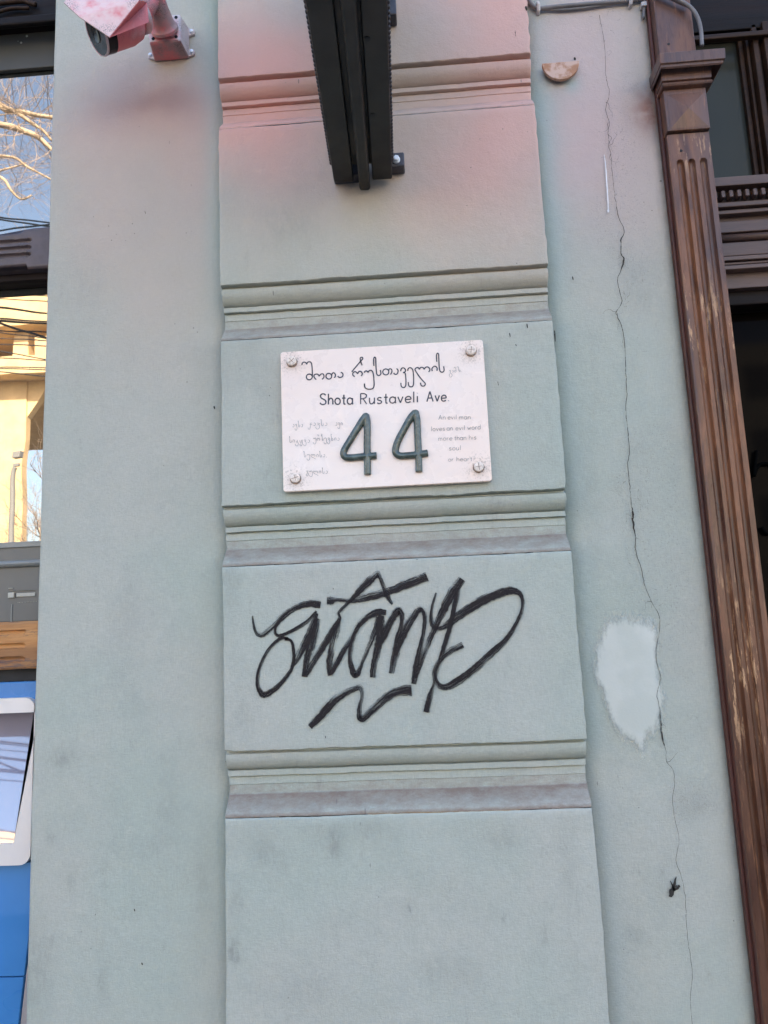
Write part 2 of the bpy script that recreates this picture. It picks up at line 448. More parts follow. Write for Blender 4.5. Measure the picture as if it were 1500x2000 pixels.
def glassy(name, fac, under, rough=0.0, tint=(0.93, 0.95, 1.0), wob=0.0, spec=0.08):
    t = NT(name)
    t.fin(under, 0.6, 0, spec)
    g = t.new('ShaderNodeBsdfGlossy'); g.inputs['Color'].default_value = (*tint, 1); g.inputs['Roughness'].default_value = rough
    if wob:
        t.l.new(t.bump(t.noise(3.5, 2), wob, 0.02), g.inputs['Normal'])
    mx = t.new('ShaderNodeMixShader'); mx.inputs[0].default_value = fac
    t.l.new(t.b.outputs[0], mx.inputs[1]); t.l.new(g.outputs[0], mx.inputs[2]); t.l.new(mx.outputs[0], t.out.inputs['Surface'])
    return t.m
m_mirror = glassy('reflective_window_glass', 0.36, (0.03, 0.032, 0.03), rough=0.012, tint=(1.0, 0.90, 0.80), wob=0.02)
m_screen = glassy('terminal_screen_glass', 0.24, (0.28, 0.27, 0.36), 0.02, tint=(1.0, 0.93, 0.86))
m_darkglass = glassy('dark_door_glass', 0.0015, (0.0034, 0.0024, 0.002), 0.05, spec=0.01)
m_greyglass = glassy('grey_film_glass', 0.012, (0.043, 0.045, 0.038), 0.15, tint=(1, .92, .82))
m_grille = simple('taupe_roller_blind', (0.058, 0.055, 0.048), 0.55, var=0.06, sc=8)
m_black = simple('satin_black_metal', (0.0065, 0.0063, 0.0065), 0.42, 0.0, var=0.25, sc=30, spec=0.4)
m_blackedge = simple('bead_strip_black_plastic', (0.02, 0.014, 0.016), 0.35, 0, var=0.2)
m_greymetal = simple('charcoal_bracket_metal', (0.06, 0.058, 0.07), 0.4, 0.2, var=0.15)
m_zinc = simple('zinc_bolt_metal', (0.78, 0.82, 0.88), 0.35, 0.3, var=0.08)
m_cable = simple('grey_cable_sheath', (0.17, 0.155, 0.155), 0.5, 0, var=0.15)
m_clip = simple('pale_cable_clip_plastic', (0.55, 0.50, 0.49), 0.5, 0, var=0.1)
m_blue = simple('blue_terminal_plastic', (0.045, 0.19, 0.46), 0.28, 0, var=0.05, sc=6, bump=0.03)
m_bezel = simple('pale_grey_bezel_plastic', (0.70, 0.64, 0.60), 0.4, 0, var=0.05, sc=12, bump=0.05)
m_seam = simple('black_gap', (0.01, 0.01, 0.012), 0.7)
m_greybox = simple('mid_grey_painted_metal', (0.115, 0.118, 0.115), 0.42, 0, var=0.08, sc=9)
m_greybox2 = simple('pale_grey_ledge_metal', (0.20, 0.21, 0.205), 0.38, 0, var=0.08, sc=9)
m_paper = simple('pale_paper_tag', (0.42, 0.41, 0.36), 0.6)
m_rustrim = simple('rusty_stain', (0.22, 0.13, 0.09), 0.8, sc=200)
m_concrete = simple('sunlit_ochre_concrete', (0.62, 0.465, 0.255), 0.8, 0, var=0.12, sc=1.2, bump=0.3, bd=0.02)
m_street = simple('asphalt', (0.06, 0.058, 0.056), 0.85, 0, var=0.2, sc=3)
m_pave = simple('pavement_slabs', (0.13, 0.122, 0.112), 0.8, 0, var=0.15, sc=3)
m_bark = simple('pale_plane_bark', (0.50, 0.40, 0.27), 0.8, 0, var=0.35, sc=5)
m_twig = simple('grey_brown_twigs', (0.40, 0.32, 0.25), 0.85, 0, var=0.3, sc=5)
m_wire = simple('black_wire', (0.03, 0.03, 0.035), 0.6)
m_lamp = simple('lamp_grey_metal', (0.2, 0.21, 0.21), 0.5)
m_winglass = simple('far_window_glass', (0.05, 0.06, 0.07), 0.15)

# sprayed camera paint
def sprayed(name, pinkk, clean=(0.62, 0.56, 0.57), soot=0.5, seed=0):
    t = NT(name)
    n = t.noise(18, 4, 0.6, off=(seed, 0, seed))
    col = t.mix(t.ramp(n, 0.5 - pinkk*0.35, 0.75 - pinkk*0.35), clean, (0.74, 0.20, 0.215))
    s_ = t.ramp(t.noise(600, 2, 0.7), 0.50, 0.62)
    s2 = t.ramp(t.noise(22, 3, off=(seed, 3, 1)), 0.48, 0.66)
    col = t.mix(t.math('MULTIPLY', t.math('MULTIPLY', s_, s2), soot), col, (0.06, 0.045, 0.05))
    return t.fin(col, 0.45, 0, 0.5, t.bump(t.noise(300, 3), 0.1, 0.0005))
m_cam_pale = sprayed('camera_paint_pale_pink', -0.05, (0.80, 0.58, 0.56), 0.8, 2)
m_cam_pink = sprayed('camera_paint_strong_pink', 0.9, (0.78, 0.40, 0.38), 0.25, 4)
m_cam_mauve = sprayed('camera_paint_dark_mauve', 0.25, (0.36, 0.24, 0.24), 0.9, 6)
m_cam_box = sprayed('camera_box_pale', 0.15, (0.62, 0.54, 0.55), 0.75, 8)
m_lens = simple('camera_window_black_glass', (0.02, 0.016, 0.017), 0.2, 0, var=0.2, bump=0.0, spec=0.2)
m_lens2 = simple('camera_lens_barrel', (0.012, 0.01, 0.012), 0.08, 0, bump=0)

t = NT('enamel_plate_pink_white')
c = t.mix(t.ramp(t.noise(4, 2), 0.3, 0.7), (0.84, 0.665, 0.57), (0.85, 0.70, 0.61))
c = t.mix(t.ramp(t.noise(90, 6, 0.7), 0.6, 0.8, 0, 0.12), c, (0.62, 0.50, 0.43))
SCREWS = [(570, 706), (920, 685), (577, 934), (935, 912)]
for (sx_, sy_) in SCREWS:
    q = P(sx_, sy_, -0.076)
    ring = t.spot(q.x, q.z, 0.022, 0.022)
    s_ = t.math('MULTIPLY', ring, t.ramp(t.noise(260, 4, 0.7), 0.52, 0.6))
    c = t.mix(t.math('MULTIPLY', s_, 0.8), c, (0.20, 0.13, 0.085))
    s_ = t.math('MULTIPLY', t.spot(q.x, q.z-0.004, 0.014, 0.015), 0.5)
    c = t.mix(s_, c, (0.42, 0.28, 0.19))
nb = t.bump(t.noise(14, 4, 0.6, dist=1.0), 0.25, 0.004)
nb = t.bump(t.noise(160, 3), 0.08, 0.0005, nb)
m_plate = t.fin(c, t.ramp(t.noise(25, 4), 0.35, 0.65, 0.22, 0.4), 0, 0.55, nb, coat=0.35, coatr=0.08)
m_ink = simple('engraved_dark_lettering', (0.035, 0.03, 0.045), 0.5, var=0.4, sc=60)
m_inkfaint = simple('faint_grey_lettering', (0.27, 0.235, 0.225), 0.6, var=0.35, sc=80)
t = NT('slate_green_glazed_digits')
c = t.mix(t.ramp(t.noise(60, 6, 0.7), 0.4, 0.7), (0.042, 0.058, 0.05), (0.10, 0.125, 0.108))
m_digit = t.fin(c, t.ramp(t.noise(80, 4), 0.35, 0.65, 0.08, 0.28), 0, 0.7, t.bump(t.noise(110, 5, 0.6), 0.5, 0.0015))
m_screw = simple('painted_screw_head', (0.76, 0.65, 0.57), 0.35, 0, var=0.2, sc=200)

t = NT('black_marker_paint')          # dry brush: streaks along the stroke
uv = t.uv()
st1 = t.noise(1.0, 4, 0.65, vec=uv, st=(22, 13, 1))
st2 = t.noise(1.0, 6, 0.75, vec=uv, st=(480, 34, 1))
sp = t.new('ShaderNodeSeparateXYZ'); t.l.new(uv, sp.inputs[0])
edge = t.math('ABSOLUTE', t.math('SUBTRACT', sp.outputs[1], 0.5))
k = t.math('ADD', t.math('MULTIPLY', st1, 0.62), t.math('MULTIPLY', st2, 0.46))
k = t.math('ADD', k, t.math('MULTIPLY', t.math('SUBTRACT', t.noise(1.0, 2, 0.5, vec=uv, st=(9, 0.3, 1)), 0.46), 0.34))
k = t.math('ADD', k, t.math('MULTIPLY', t.math('SUBTRACT', 0.5, sp.outputs[1]), 0.13))
k = t.math('SUBTRACT', k, t.math('MULTIPLY', t.math('POWER', t.math('MULTIPLY', edge, 2.0), 4.0), 0.12))
al = t.ramp(k, 0.470, 0.515)
m_marker = t.fin((0.017, 0.013, 0.014), 0.6, 0, 0.2, t.bump(st2, 0.2, 0.0005), alpha=al)
t = NT('crack_shadow')
al = t.ramp(t.noise(60, 4, 0.7), 0.38, 0.48, 0.35, 1)
m_crack = t.fin((0.045, 0.04, 0.036), 0.9, 0, 0.1, alpha=al)
t = NT('pale_patch_paint')
uv = t.uv()
sp = t.new('ShaderNodeSeparateXYZ'); t.l.new(uv, sp.inputs[0])
al = t.ramp(t.math('ADD', sp.outputs[0], t.math('MULTIPLY', t.math('SUBTRACT', t.noise(55, 8, 0.8, st=(1, 1, 0.5)), 0.5), 1.1)), 0.05, 0.62, 0, 0.88)
c = t.mix(t.ramp(t.noise(11, 4), 0.4, 0.6), (0.54, 0.565, 0.515), (0.61, 0.625, 0.575))
m_patch = t.fin(c, 0.6, 0, 0.35, t.bump(t.noise(200, 4), 0.3, 0.001), alpha=al)
m_drip = simple('white_paint_drip', (0.75, 0.73, 0.74), 0.5)
t = NT('half_disc_copper')
c = t.mix(t.ramp(t.noise(26, 5, 0.65, off=(3, 0, 1)), 0.45, 0.58), (0.62, 0.40, 0.30), (0.42, 0.19, 0.09))
m_halfdisc = t.fin(c, 0.5, 0.15, 0.5, t.bump(t.noise(150, 4), 0.2, 0.001))

# ================================================================== the street and ground
g = MB().box((-60, -9.0, -0.35), (60, 3.0, -0.0))
tag(obj('pavement', g, m_pave), kind='structure')
g = MB().box((-60, -19.0, -0.5), (60, -9.0, -0.14))
tag(obj('road', g, m_street), kind='structure')
g = MB().box((-60, -60, -0.35), (60, -19.0, 0.0))
tag(obj('far_pavement', g, m_pave), kind='structure')

# ================================================================== facade
XL, XR = -0.397, 0.279          # pilaster edges
WL, WR = -0.80, 0.556           # plaster edges
facade = thing('building_facade', (0, 0.3, 0), 'sage green plastered facade wall with a banded pilaster, pink overspray and black marker tag', 'building')
LIPS = [0.914 + 0.4697 * k for k in range(-1, 8)]
LIPS = [0.425, 0.893, 1.384, 1.853, 2.318, 2.797, 3.27, 3.74, 4.21]
CREASE = -0.121
def wall_grid(x0, x1, z0, z1, mat, round_left=False, dx=0.04, dz=0.04):
    mb = MB()
    nx = max(2, int((x1-x0)/dx)); nz = max(2, int((z1-z0)/dz))
    xs = [x0 + (x1-x0)*i/nx for i in range(nx+1)]
    if round_left: xs = [x0-0.0, x0+0.0012, x0+0.004, x0+0.009] + [x for x in xs if x > x0+0.012]
    nx = len(xs) - 1
    for j in range(nz+1):
        z = z0 + (z1-z0)*j/nz
        for i, x in enumerate(xs):
            y = 0.0025 * noise.noise(Vector((x*7, z*4, 0.3)))
            xx = x
            if round_left and i < 4:
                y += (0.009, 0.0045, 0.0012, 0)[i]
                xx += 0.0022 * noise.noise(Vector((1.1, z*9, 2.0)))
            mb.v.append((xx, y, z))
    W1 = nx + 1
    for j in range(nz):
        for i in range(nx):
            a = j*W1+i
            mb.f.append([a, a+1, a+W1+1, a+W1]); mb.mi.append(0)
    # returns and back, so the wall has its own depth
    b = len(mb.v)
    mb.v += [(x0, 0.42, z0), (x1, 0.42, z0), (x1, 0.42, z1), (x0, 0.42, z1)]
    mb.f.append([b+1, b, b+3, b+2]); mb.mi.append(0)
    left = [j*W1 for j in range(nz+1)]; right = [j*W1+nx for j in range(nz+1)]
    mb.f.append([b] + left + [b+3]); mb.mi.append(0)
    mb.f.append([b+2] + right[::-1] + [b+1]); mb.mi.append(0)
    return mb
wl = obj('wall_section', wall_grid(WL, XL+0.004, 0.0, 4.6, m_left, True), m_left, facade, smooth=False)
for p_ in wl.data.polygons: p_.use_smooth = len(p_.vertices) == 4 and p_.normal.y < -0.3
wr = obj('wall_section', wall_grid(XR-0.004, WR+0.01, 0.0, 4.6, m_right), m_right, facade)
for p_ in wr.data.polygons: p_.use_smooth = len(p_.vertices) == 4 and p_.normal.y < -0.3
# the rest of the house, storeys above and bays beside (outside the photograph)
up = MB()
up.box((-14, 0.0, 4.6), (14, 0.42, 13.5)); up.box((-14, 0.0, 0), (-2.9, 0.42, 4.6)); up.box((2.3, 0.0, 0), (14, 0.42, 4.6))
up.box((-2.9, 0.0, 3.75), (WL, 0.42, 4.6)); up.box((WR+0.01, 0.0, 3.75), (2.3, 0.42, 4.6))
up.box((-14, 0.42, 13.3), (14, 9, 13.5)); up.box((-14, 8.7, 0), (14, 9, 13.3)); up.box((-14, 0.42, 0), (-13.7, 8.7, 13.3)); up.box((13.7, 0.42, 0), (14, 8.7, 13.3))
up.box((-13.7, 0.42, 4.4), (13.7, 8.7, 4.6))
obj('upper_storeys', up, simple('sage_plaster_plain', GREEN, 0.65, var=0.08, sc=3), facade)

# pilaster: blocks and band mouldings, one part each
pil = bpy.data.objects.new('pilaster', None); COL.objects.link(pil); pil.parent = facade
pil.location = (0, 0, 0); WPOS['pilaster'] = Vector((0, 0.3, 0))
BAND = [(-0.0440, -0.0006), (-0.0445, -0.0035), (-0.0515, -0.0065), (-0.0520, -0.0115), (-0.0505, -0.019), (-0.0465, -0.0265), (-0.040, -0.0330), (-0.033, -0.0368), (-0.0270, -0.0378),
        (-0.0345, -0.0392), (-0.0345, -0.0490), (-0.0245, -0.0496), (-0.0275, -0.0525), (-0.0278, -0.0655), (-0.0262, -0.0665), (-0.0262, -0.0825), (-0.0285, -0.085), (-0.044, -0.101), (-0.0552, -0.1125), (-0.0572, -0.1165), (-0.0572, -0.1195)]
def pil_grid(rows, sharp_rows=(), seed=0.0, nx=130):
    # rows: (y, z, chip) from the bottom up
    mb = MB()
    for (y, z, chip) in rows:
        xl = XL + 0.0028*noise.noise(Vector((z*6, 3.1, 0))) + 0.0016*noise.noise(Vector((z*45, 9.1, 1)))
        xr = XR + 0.0028*noise.noise(Vector((z*6, 7.7, 4))) + 0.0022*noise.noise(Vector((z*45, 5.1, 6)))
        xr += 0.002 * max(0, noise.noise(Vector((z*120, 1, 1)))-0.2)
        lst = [(xl, 0.02), (xl, y+0.0035), (xl+0.0008, y+0.001), (xl+0.0035, y)]
        for i in range(1, nx):
            lst.append((xl+0.0035 + (xr-xl-0.007)*i/nx, y))
        lst += [(xr-0.0035, y), (xr-0.0008, y+0.001), (xr, y+0.0035), (xr, 0.02)]
        for i, (x, yy) in enumerate(lst):
            if 0 < i < len(lst)-1:
                yy += 0.0012*noise.noise(Vector((x*9, z*9, 0.5+seed))) + 0.0003*noise.noise(Vector((x*70, z*70, 2)))
                dz = chip*(0.0016*noise.noise(Vector((x*14, seed, z))) + 0.0011*noise.noise(Vector((x*75, seed*3, 1))))
                q = noise.noise(Vector((x*38, seed*5+2, 3)))
                if q > 0.42: dz += chip*0.004*(q-0.42); yy += abs(chip)*0.003*(q-0.42)
            else: dz = 0
            mb.v.append((x, yy, z+dz))
    W1 = nx + 7
    for j in range(len(rows)-1):
        for i in range(W1-1):
            a = j*W1+i
            mb.f.append([a, a+1, a+W1+1, a+W1]); mb.mi.append(0)
    return mb, W1
def shade_by_angle(o, ang=30):
    me = o.data
    me.polygons.foreach_set('use_smooth', [True]*len(me.polygons))
    bm = bmesh.new(); bm.from_mesh(me)
    for e in bm.edges:
        if len(e.link_faces) == 2 and e.calc_face_angle(0) > R(ang): e.smooth = False
    bm.to_mesh(me); bm.free()
for k, z0 in enumerate(LIPS):
    # block above this lip: from the lip underside up to the next crease
    top = (LIPS[k+1] + CREASE) if k+1 < len(LIPS) else 4.6
    rows = [(-0.0435, z0-0.0004, 0.6), (-0.0575, z0-0.0002, 1.0), (-0.0597, z0+0.0012, 1.0), (-0.060, z0+0.004, 0.8)]
    n = int((top-0.003 - z0)/0.012)
    for j in range(1, n+1): rows.append((-0.060, z0+0.004 + (top-0.004-z0-0.004)*j/n, 0.0))
    rows.append((-0.0592, top-0.0015, 0.5)); rows.append((-0.0574, top+0.0003, 0.5))
    mb, _ = pil_grid(rows, seed=k+0.5)
    o = obj('pilaster_block', mb, m_mid, pil); shade_by_angle(o, 32)
    rows = [(y, z0+dz, 0.3 if i not in (9, 10, 11) else 0.55) for i, (y, dz) in enumerate(BAND)][::-1]
    mb, W1 = pil_grid(rows, seed=k+20.5)
    nr = len(rows)-1
    for j in range(nr):
        mi = 1 if j < 7 else 0
        for i in range(W1-1): mb.mi[j*(W1-1)+i] = mi
    o = obj('band_moulding', mb, [m_mid, m_dust], pil); shade_by_angle(o, 28)
    ca = o.data.attributes.new('dust', 'FLOAT', 'POINT')
    prof_d = {0: 1.0, 1: 0.85, 2: 0.45, 3: 0.72, 4: 1.0, 5: 0.35, 6: 0.3}
    kk = (0.0, 1.0, 1.0, 0.85, 0.75, 0.25, 0.3, 0.5, 0.5)[k]
    ca.data.foreach_set('value', [prof_d.get(i_ // W1, 0.0)*kk for i_ in range(len(mb.v))])
mb, _ = pil_grid([(-0.060, 0.0 + 0.3235*j/12, 0) for j in range(13)], seed=50)
o = obj('pilaster_block', mb, m_mid, pil); shade_by_angle(o)

# black marker tag on the block under the plate
def G(x, y): return P(480 + x/2.679, 1100 + y/2.679, -0.0615)
TAG = [
 [(37,275,6),(42,320,11),(60,365,20),(88,372,24),(122,347,22),(165,305,26),(215,260,27),(270,226,27),(330,210,28),(392,216,30)],
 [(372,252,12),(330,300,18),(270,340,16),(210,370,14),(168,380,15),(153,360,13),(158,330,13),(175,300,13)],
 [(222,395,11),(190,393,14),(150,420,16),(110,470,16),(80,530,15),(62,600,15),(68,655,20),(95,686,28),(140,665,24),(190,620,19),(235,560,15),(250,500,14),(248,440,12),(235,405,12),(205,397,13)],
 [(238,545,14),(265,500,27),(300,430,32),(340,350,32),(372,262,12)],
 [(380,290,20),(365,350,30),(340,440,34),(320,520,32),(308,595,26)],
 [(310,590,20),(345,530,26),(385,465,28),(425,400,27),(460,340,26),(490,290,16),(484,262,12),(500,240,14),(545,196,16),(580,160,24),(625,110,32),(668,68,34),(690,52,24),(704,72,18),(724,125,20),(745,172,24),(768,215,10)],
 [(492,290,16),(474,360,30),(452,450,30),(440,530,27),(443,588,22)],
 [(445,580,18),(470,530,24),(510,460,24),(548,395,20),(590,325,24),(640,278,26),(690,255,30),(735,258,22)],
 [(425,190,38),(452,190,36),(480,190,16),(560,192,24),(650,170,36),(740,148,36),(840,108,38),(948,68,38)],
 [(600,315,20),(568,380,18),(550,450,18),(550,520,20),(575,585,28),(605,530,18),(640,440,22),(680,340,30),(702,270,36)],
 [(704,280,38),(705,370,34),(688,470,34),(672,540,28),(665,598,24)],
 [(690,440,20),(720,380,30),(760,300,30),(795,250,32),(815,262,24),(818,310,18),(800,400,32),(782,490,32),(765,578,26)],
 [(782,480,16),(815,390,30),(855,310,32),(895,248,32),(922,236,26),(938,280,18),(930,370,16),(912,460,24),(896,540,30),(880,632,20)],
 [(885,600,20),(910,520,28),(950,420,26),(985,345,26),(1040,225,36),(1085,140,38),(1128,80,36)],
 [(1112,130,24),(1092,230,20),(1068,340,20),(1042,430,22),(1010,540,18),(985,640,18),(965,700,24),(945,780,24)],
 [(997,155,8),(978,220,12),(972,290,18),(988,332,26),(1035,328,28),(1110,275,36),(1200,215,38),(1300,168,36),(1380,143,32),(1432,155,22),(1450,210,14),(1430,290,17),(1370,390,21),(1290,470,30),(1200,552,32),(1120,612,34),(1050,650,28),(1005,635,22),(985,590,19),(995,540,22),(1030,490,25),(1080,450,28),(1135,424,28)],
 [(335,855,26),(400,785,34),(470,710,34),(540,662,32),(595,648,26),(612,690,17),(600,750,20),(605,808,34),(660,765,32),(730,702,36),(800,668,38),(868,662,44)],
]
mb = MB()
for i, s_ in enumerate(TAG):
    pts = []
    for x, y, w in spline(s_, 9):
        q = G(x, y); pts.append((q.x, q.z, (w*1.26+1.5)/2.679*0.00101))
    ribbon(mb, pts, -0.0618 - 0.00012*i, 0.22, i*3.3)
gt = obj('graffiti_tag', mb, m_marker, facade, label='black marker graffiti signature scrawled across the green plaster')

# crack, paint patch, drip, dark scuff on the right strip of wall
CR = [(1170,30),(1178,70),(1182,110),(1183,150),(1190,180),(1183,215),(1190,240),(1187,262),(1194,270),(1188,285),(1193,300),(1195,330),(1199,370),(1205,410),(1210,430),(1219,450),(1213,470),(1213,495),(1218,508),(1212,530),(1206,546),(1210,570),(1214,592),(1203,610),(1208,622),(1217,650),(1221,690),(1222,730),(1224,770),(1222,800),(1226,840),(1229,880),(1226,910),(1230,950),(1233,985),(1236,1005),(1236,1020),(1241,1050),(1241,1075),(1252,1110),(1258,1140),(1272,1175),(1286,1200),(1288,1230),(1281,1270),(1284,1300),(1290,1325),(1283,1355),(1288,1385),(1290,1410),(1293,1440),(1300,1465),(1302,1488),(1315,1505),(1317,1535),(1313,1560),(1318,1600),(1326,1640),(1320,1680),(1330,1710),(1338,1750),(1340,1800),(1345,1850),(1352,1900),(1348,1950),(1352,2000)]
CW = {470:2.2, 508:3.2, 1005:4.0, 1020:3.4, 1410:2.8, 1440:3.6}
mb = MB(); pts = []
for i, (x, y) in enumerate(CR):
    w = CW.get(y, 1.15 if y > 380 else 0.7)
    if y > 1450: w = 0.6
    if 1130 < y < 1400: w = 0.9
    pts.append((x, y, w))
dense = spline(pts, 5); pp = []
for i, (x, y, w) in enumerate(dense):
    q = P(x + 1.6*noise.noise(Vector((y*0.11, 0, 0))) + 0.8*noise.noise(Vector((y*0.4, 3, 0))), y, -0.0045)
    pp.append((q.x, q.z, w*0.00105))
ribbon(mb, pp, -0.0054, 0.6)
def branch_crack(x, y, ang, L, w):
    pts = [(x, y, w)]
    while L > 0:
        ang += random.uniform(-0.9, 0.9); st = random.uniform(3, 6); x += math.cos(ang)*st; y += math.sin(ang)*st; L -= st
        pts.append((x, y, w*max(0.4, L/25)))
    out = []
    for x, y, w_ in pts:
        q = P(x, y, -0.0045); out.append((q.x, q.z, w_*0.00105))
    ribbon(mb, out, -0.0055, 0.3)
for x, y in ((1187,262),(1190,285),(1193,300),(1188,240),(1213,495),(1218,508),(1205,610),(1206,612),(1236,1005),(1241,1060),(1290,1410),(1302,1488),(1272,1175),(1241,1050),(1183,200)):
    branch_crack(x, y, random.choice((0.3, 2.7, 1.2, 2.0)), random.uniform(14, 34), 0.7)
for _ in range(46):
    y = random.choice((random.uniform(215, 330), random.uniform(900, 1260), random.uniform(20, 180), random.uniform(560, 700)))
    x = np.interp(y, [c_[1] for c_ in CR], [c_[0] for c_ in CR]) + random.gauss(8, 22)
    branch_crack(x, y, random.uniform(0, 6.28), random.uniform(3, 9), 0.55)
sub('plaster_crack', facade, mb, m_crack, label='long thin crack running down the plaster right of the pilaster')
PT = [(1190,1204),(1212,1198),(1235,1206),(1262,1207),(1280,1222),(1283,1250),(1286,1290),(1294,1330),(1299,1370),(1293,1410),(1284,1432),(1262,1452),(1256,1469),(1238,1462),(1215,1445),(1198,1422),(1182,1385),(1172,1350),(1160,1320),(1158,1285),(1166,1245),(1178,1222)]
cx = sum(p_[0] for p_ in PT)/len(PT); cy = sum(p_[1] for p_ in PT)/len(PT)
mb = MB(); ring = [(p_[0], p_[1]) for p_ in spline([p_ for p_ in PT]+[PT[0]], 4)[:-1]]
levels = [1.13, 0.93, 0.78, 0.5]
for li, L_ in enumerate(levels):
    for x, y in ring:
        q = P(cx+(x-cx)*L_, cy+(y-cy)*L_, -0.004); mb.v.append((q.x, -0.0038-0.0003*li, q.z)); mb.uv.append((li/3.0, 0))
q = P(cx, cy, -0.004); mb.v.append((q.x, -0.0049, q.z)); mb.uv.append((1, 0))
n = len(ring)
for li in range(3):
    for i in range(n):
        j = (i+1) % n
        mb.f.append([li*n+j, li*n+i, (li+1)*n+i, (li+1)*n+j]); mb.mi.append(0)
for i in range(n):
    mb.f.append([3*n+(i+1) % n, 3*n+i, 4*n]); mb.mi.append(0)
sub('repair_patch', facade, mb, m_patch, label='pale bluish white patch of fresh filler paint on the wall')
mb = MB(); pts = []
for x, y, w in spline([(1180,302,0.8),(1183,325,2.2),(1186,370,2.6),(1188,405,2.4),(1188,412,4.2),(1188,415,1.5)], 6):
    q = P(x, y, -0.0045); pts.append((q.x, q.z, w*0.00105))
ribbon(mb, pts, -0.0045, 0.4); sub('paint_drip', facade, mb, m_drip, label='thin white paint drip beside the crack')
mb = MB()
for s_ in ([(1321,1712,2),(1316,1730,5),(1311,1745,7),(1309,1752,4)], [(1314,1738,4),(1322,1733,8),(1328,1730,3)], [(1309,1720,1),(1318,1740,4)]):
    pts = []
    for x, y, w in spline(s_, 5):
        q = P(x, y, -0.0045); pts.append((q.x, q.z, w*0.00105))
    ribbon(mb, pts, -0.0046, 0.7, 5)
sub('dark_scuff', facade, mb, m_crack)
# nicks in the paint of pilaster and walls
mb = MB()
for x, y, w, L_, pl in ((1029,632,2.2,9,-.0612),(995,650,1.8,8,-.0612),(1083,645,2.6,22,-.0042),(1118,540,2.4,7,-.0042),(1007,672,1.5,4,-.0612),(840,735,1.2,3,-.0612),(1027,12,4,9,-.0612),(972,745,1.2,8,-.0612),(418,793,3,6,-.0042),(262,1775,2.2,5,-.0042),(277,1880,2.6,5,-.0042),(1122,112,5,6,-.0042),(1127,124,3,3,-.0042),(1290,352,4,3,-.0042),(283,412,1,6,-.0042),(1006,60,1.4,12,-.0612),(635,1437,1.2,5,-.0612)):
    pts = []
    for tt in (0, 0.35, 0.7, 1):
        q = P(x+tt*1.5, y+tt*L_, pl); pts.append((q.x, q.z, w*(0.5, 1, 0.9, 0.4)[int(tt*3+0.01)]*0.00105))
    ribbon(mb, pts, pl-0.0002, 0.4)
sub('paint_nicks', facade, mb, m_crack)['kind'] = 'stuff'

# ================================================================== address plate
pt = P(753, 812, -0.075)
plate = thing('address_plate', (pt.x, -0.0605, pt.z), 'pinkish white enamel street plate with raised dark digits 44 bolted to the green pilaster', 'street sign')
PX0, PX1, PZ0, PZ1 = -0.2705, 0.1362, 1.8725, 2.1592
def rrect(x0, x1, z0, z1, r, n=5):
    pts = []
    for cx_, cz_, a0 in ((x1-r, z0+r, -90), (x1-r, z1-r, 0), (x0+r, z1-r, 90), (x0+r, z0+r, 180)):
        for k_ in range(n+1):
            a = R(a0+90*k_/n); pts.append((cx_+r*math.cos(a), cz_+r*math.sin(a)))
    return pts
mb = MB().prism(rrect(PX0, PX1, PZ0, PZ1, 0.006), -0.0755, -0.0625)
pm = obj('plate', mb, m_plate, plate, bevel=0.0016, seg=3)
PY = -0.0759
def A5(x, y): return (540+x/6.818, 660+y/6.818)
def A6(x, y): return (740+x/6.522, 660+y/6.522)
def A7(x, y): return (540+x/6.818, 800+y/6.818)
def A8(x, y): return (740+x/6.522, 790+y/6.522)
def text(strokes, fn, w, mat, name='lettering', n=5):
    mb = MB()
    for k_, s_ in enumerate(strokes):
        pts = []
        for p_ in spline(s_, n):
            q = P(*fn(p_[0], p_[1]), PY); pts.append((q.x, q.z, w))
        if len(pts) > 1: ribbon(mb, pts, PY-0.00003*k_, 0.15)
    return sub(name, pm, mb, mat)
geo5 = [
 [(338,362),(345,335),(365,322),(390,330),(403,352)], [(403,352),(412,328),(435,318),(460,328),(472,370),(476,430),(478,490),(474,530),(450,555),(420,555),(399,530),(403,500),(430,482),(460,488),(476,508)],
 [(530,555),(505,530),(500,500),(520,483),(550,485),(570,510)], [(570,510),(585,488),(605,478),(625,485),(633,510),(625,535),(605,550)],
 circ(697,510,38,38), [(735,500),(742,475),(762,463),(782,483),(784,510),(768,532)],
 [(855,460),(876,467),(886,490),(876,515),(850,528),(830,522),(815,508)],
 [(1003,452),(1050,395),(1100,335),(1130,300),(1148,280),(1145,262),(1128,258),(1115,270),(1118,300),(1130,340),(1142,366)],
 [(1042,516),(1018,497),(1018,468),(1040,450),(1062,455),(1081,478)], [(1081,478),(1095,450),(1118,445),(1138,462),(1142,485),(1128,508)],
 [(1168,464),(1180,444),(1200,440),(1220,460)], [(1220,460),(1235,438),(1262,433),(1282,455),(1292,500),(1298,560),(1300,620),(1290,665),(1260,682),(1215,682),(1182,665),(1172,635),(1172,608)],
 [(1297,374),(1294,320),(1296,275),(1307,257),(1320,270),(1323,310),(1325,380),(1330,440),(1336,480),(1352,500),(1376,497),(1391,475),(1387,450),(1382,428)]]
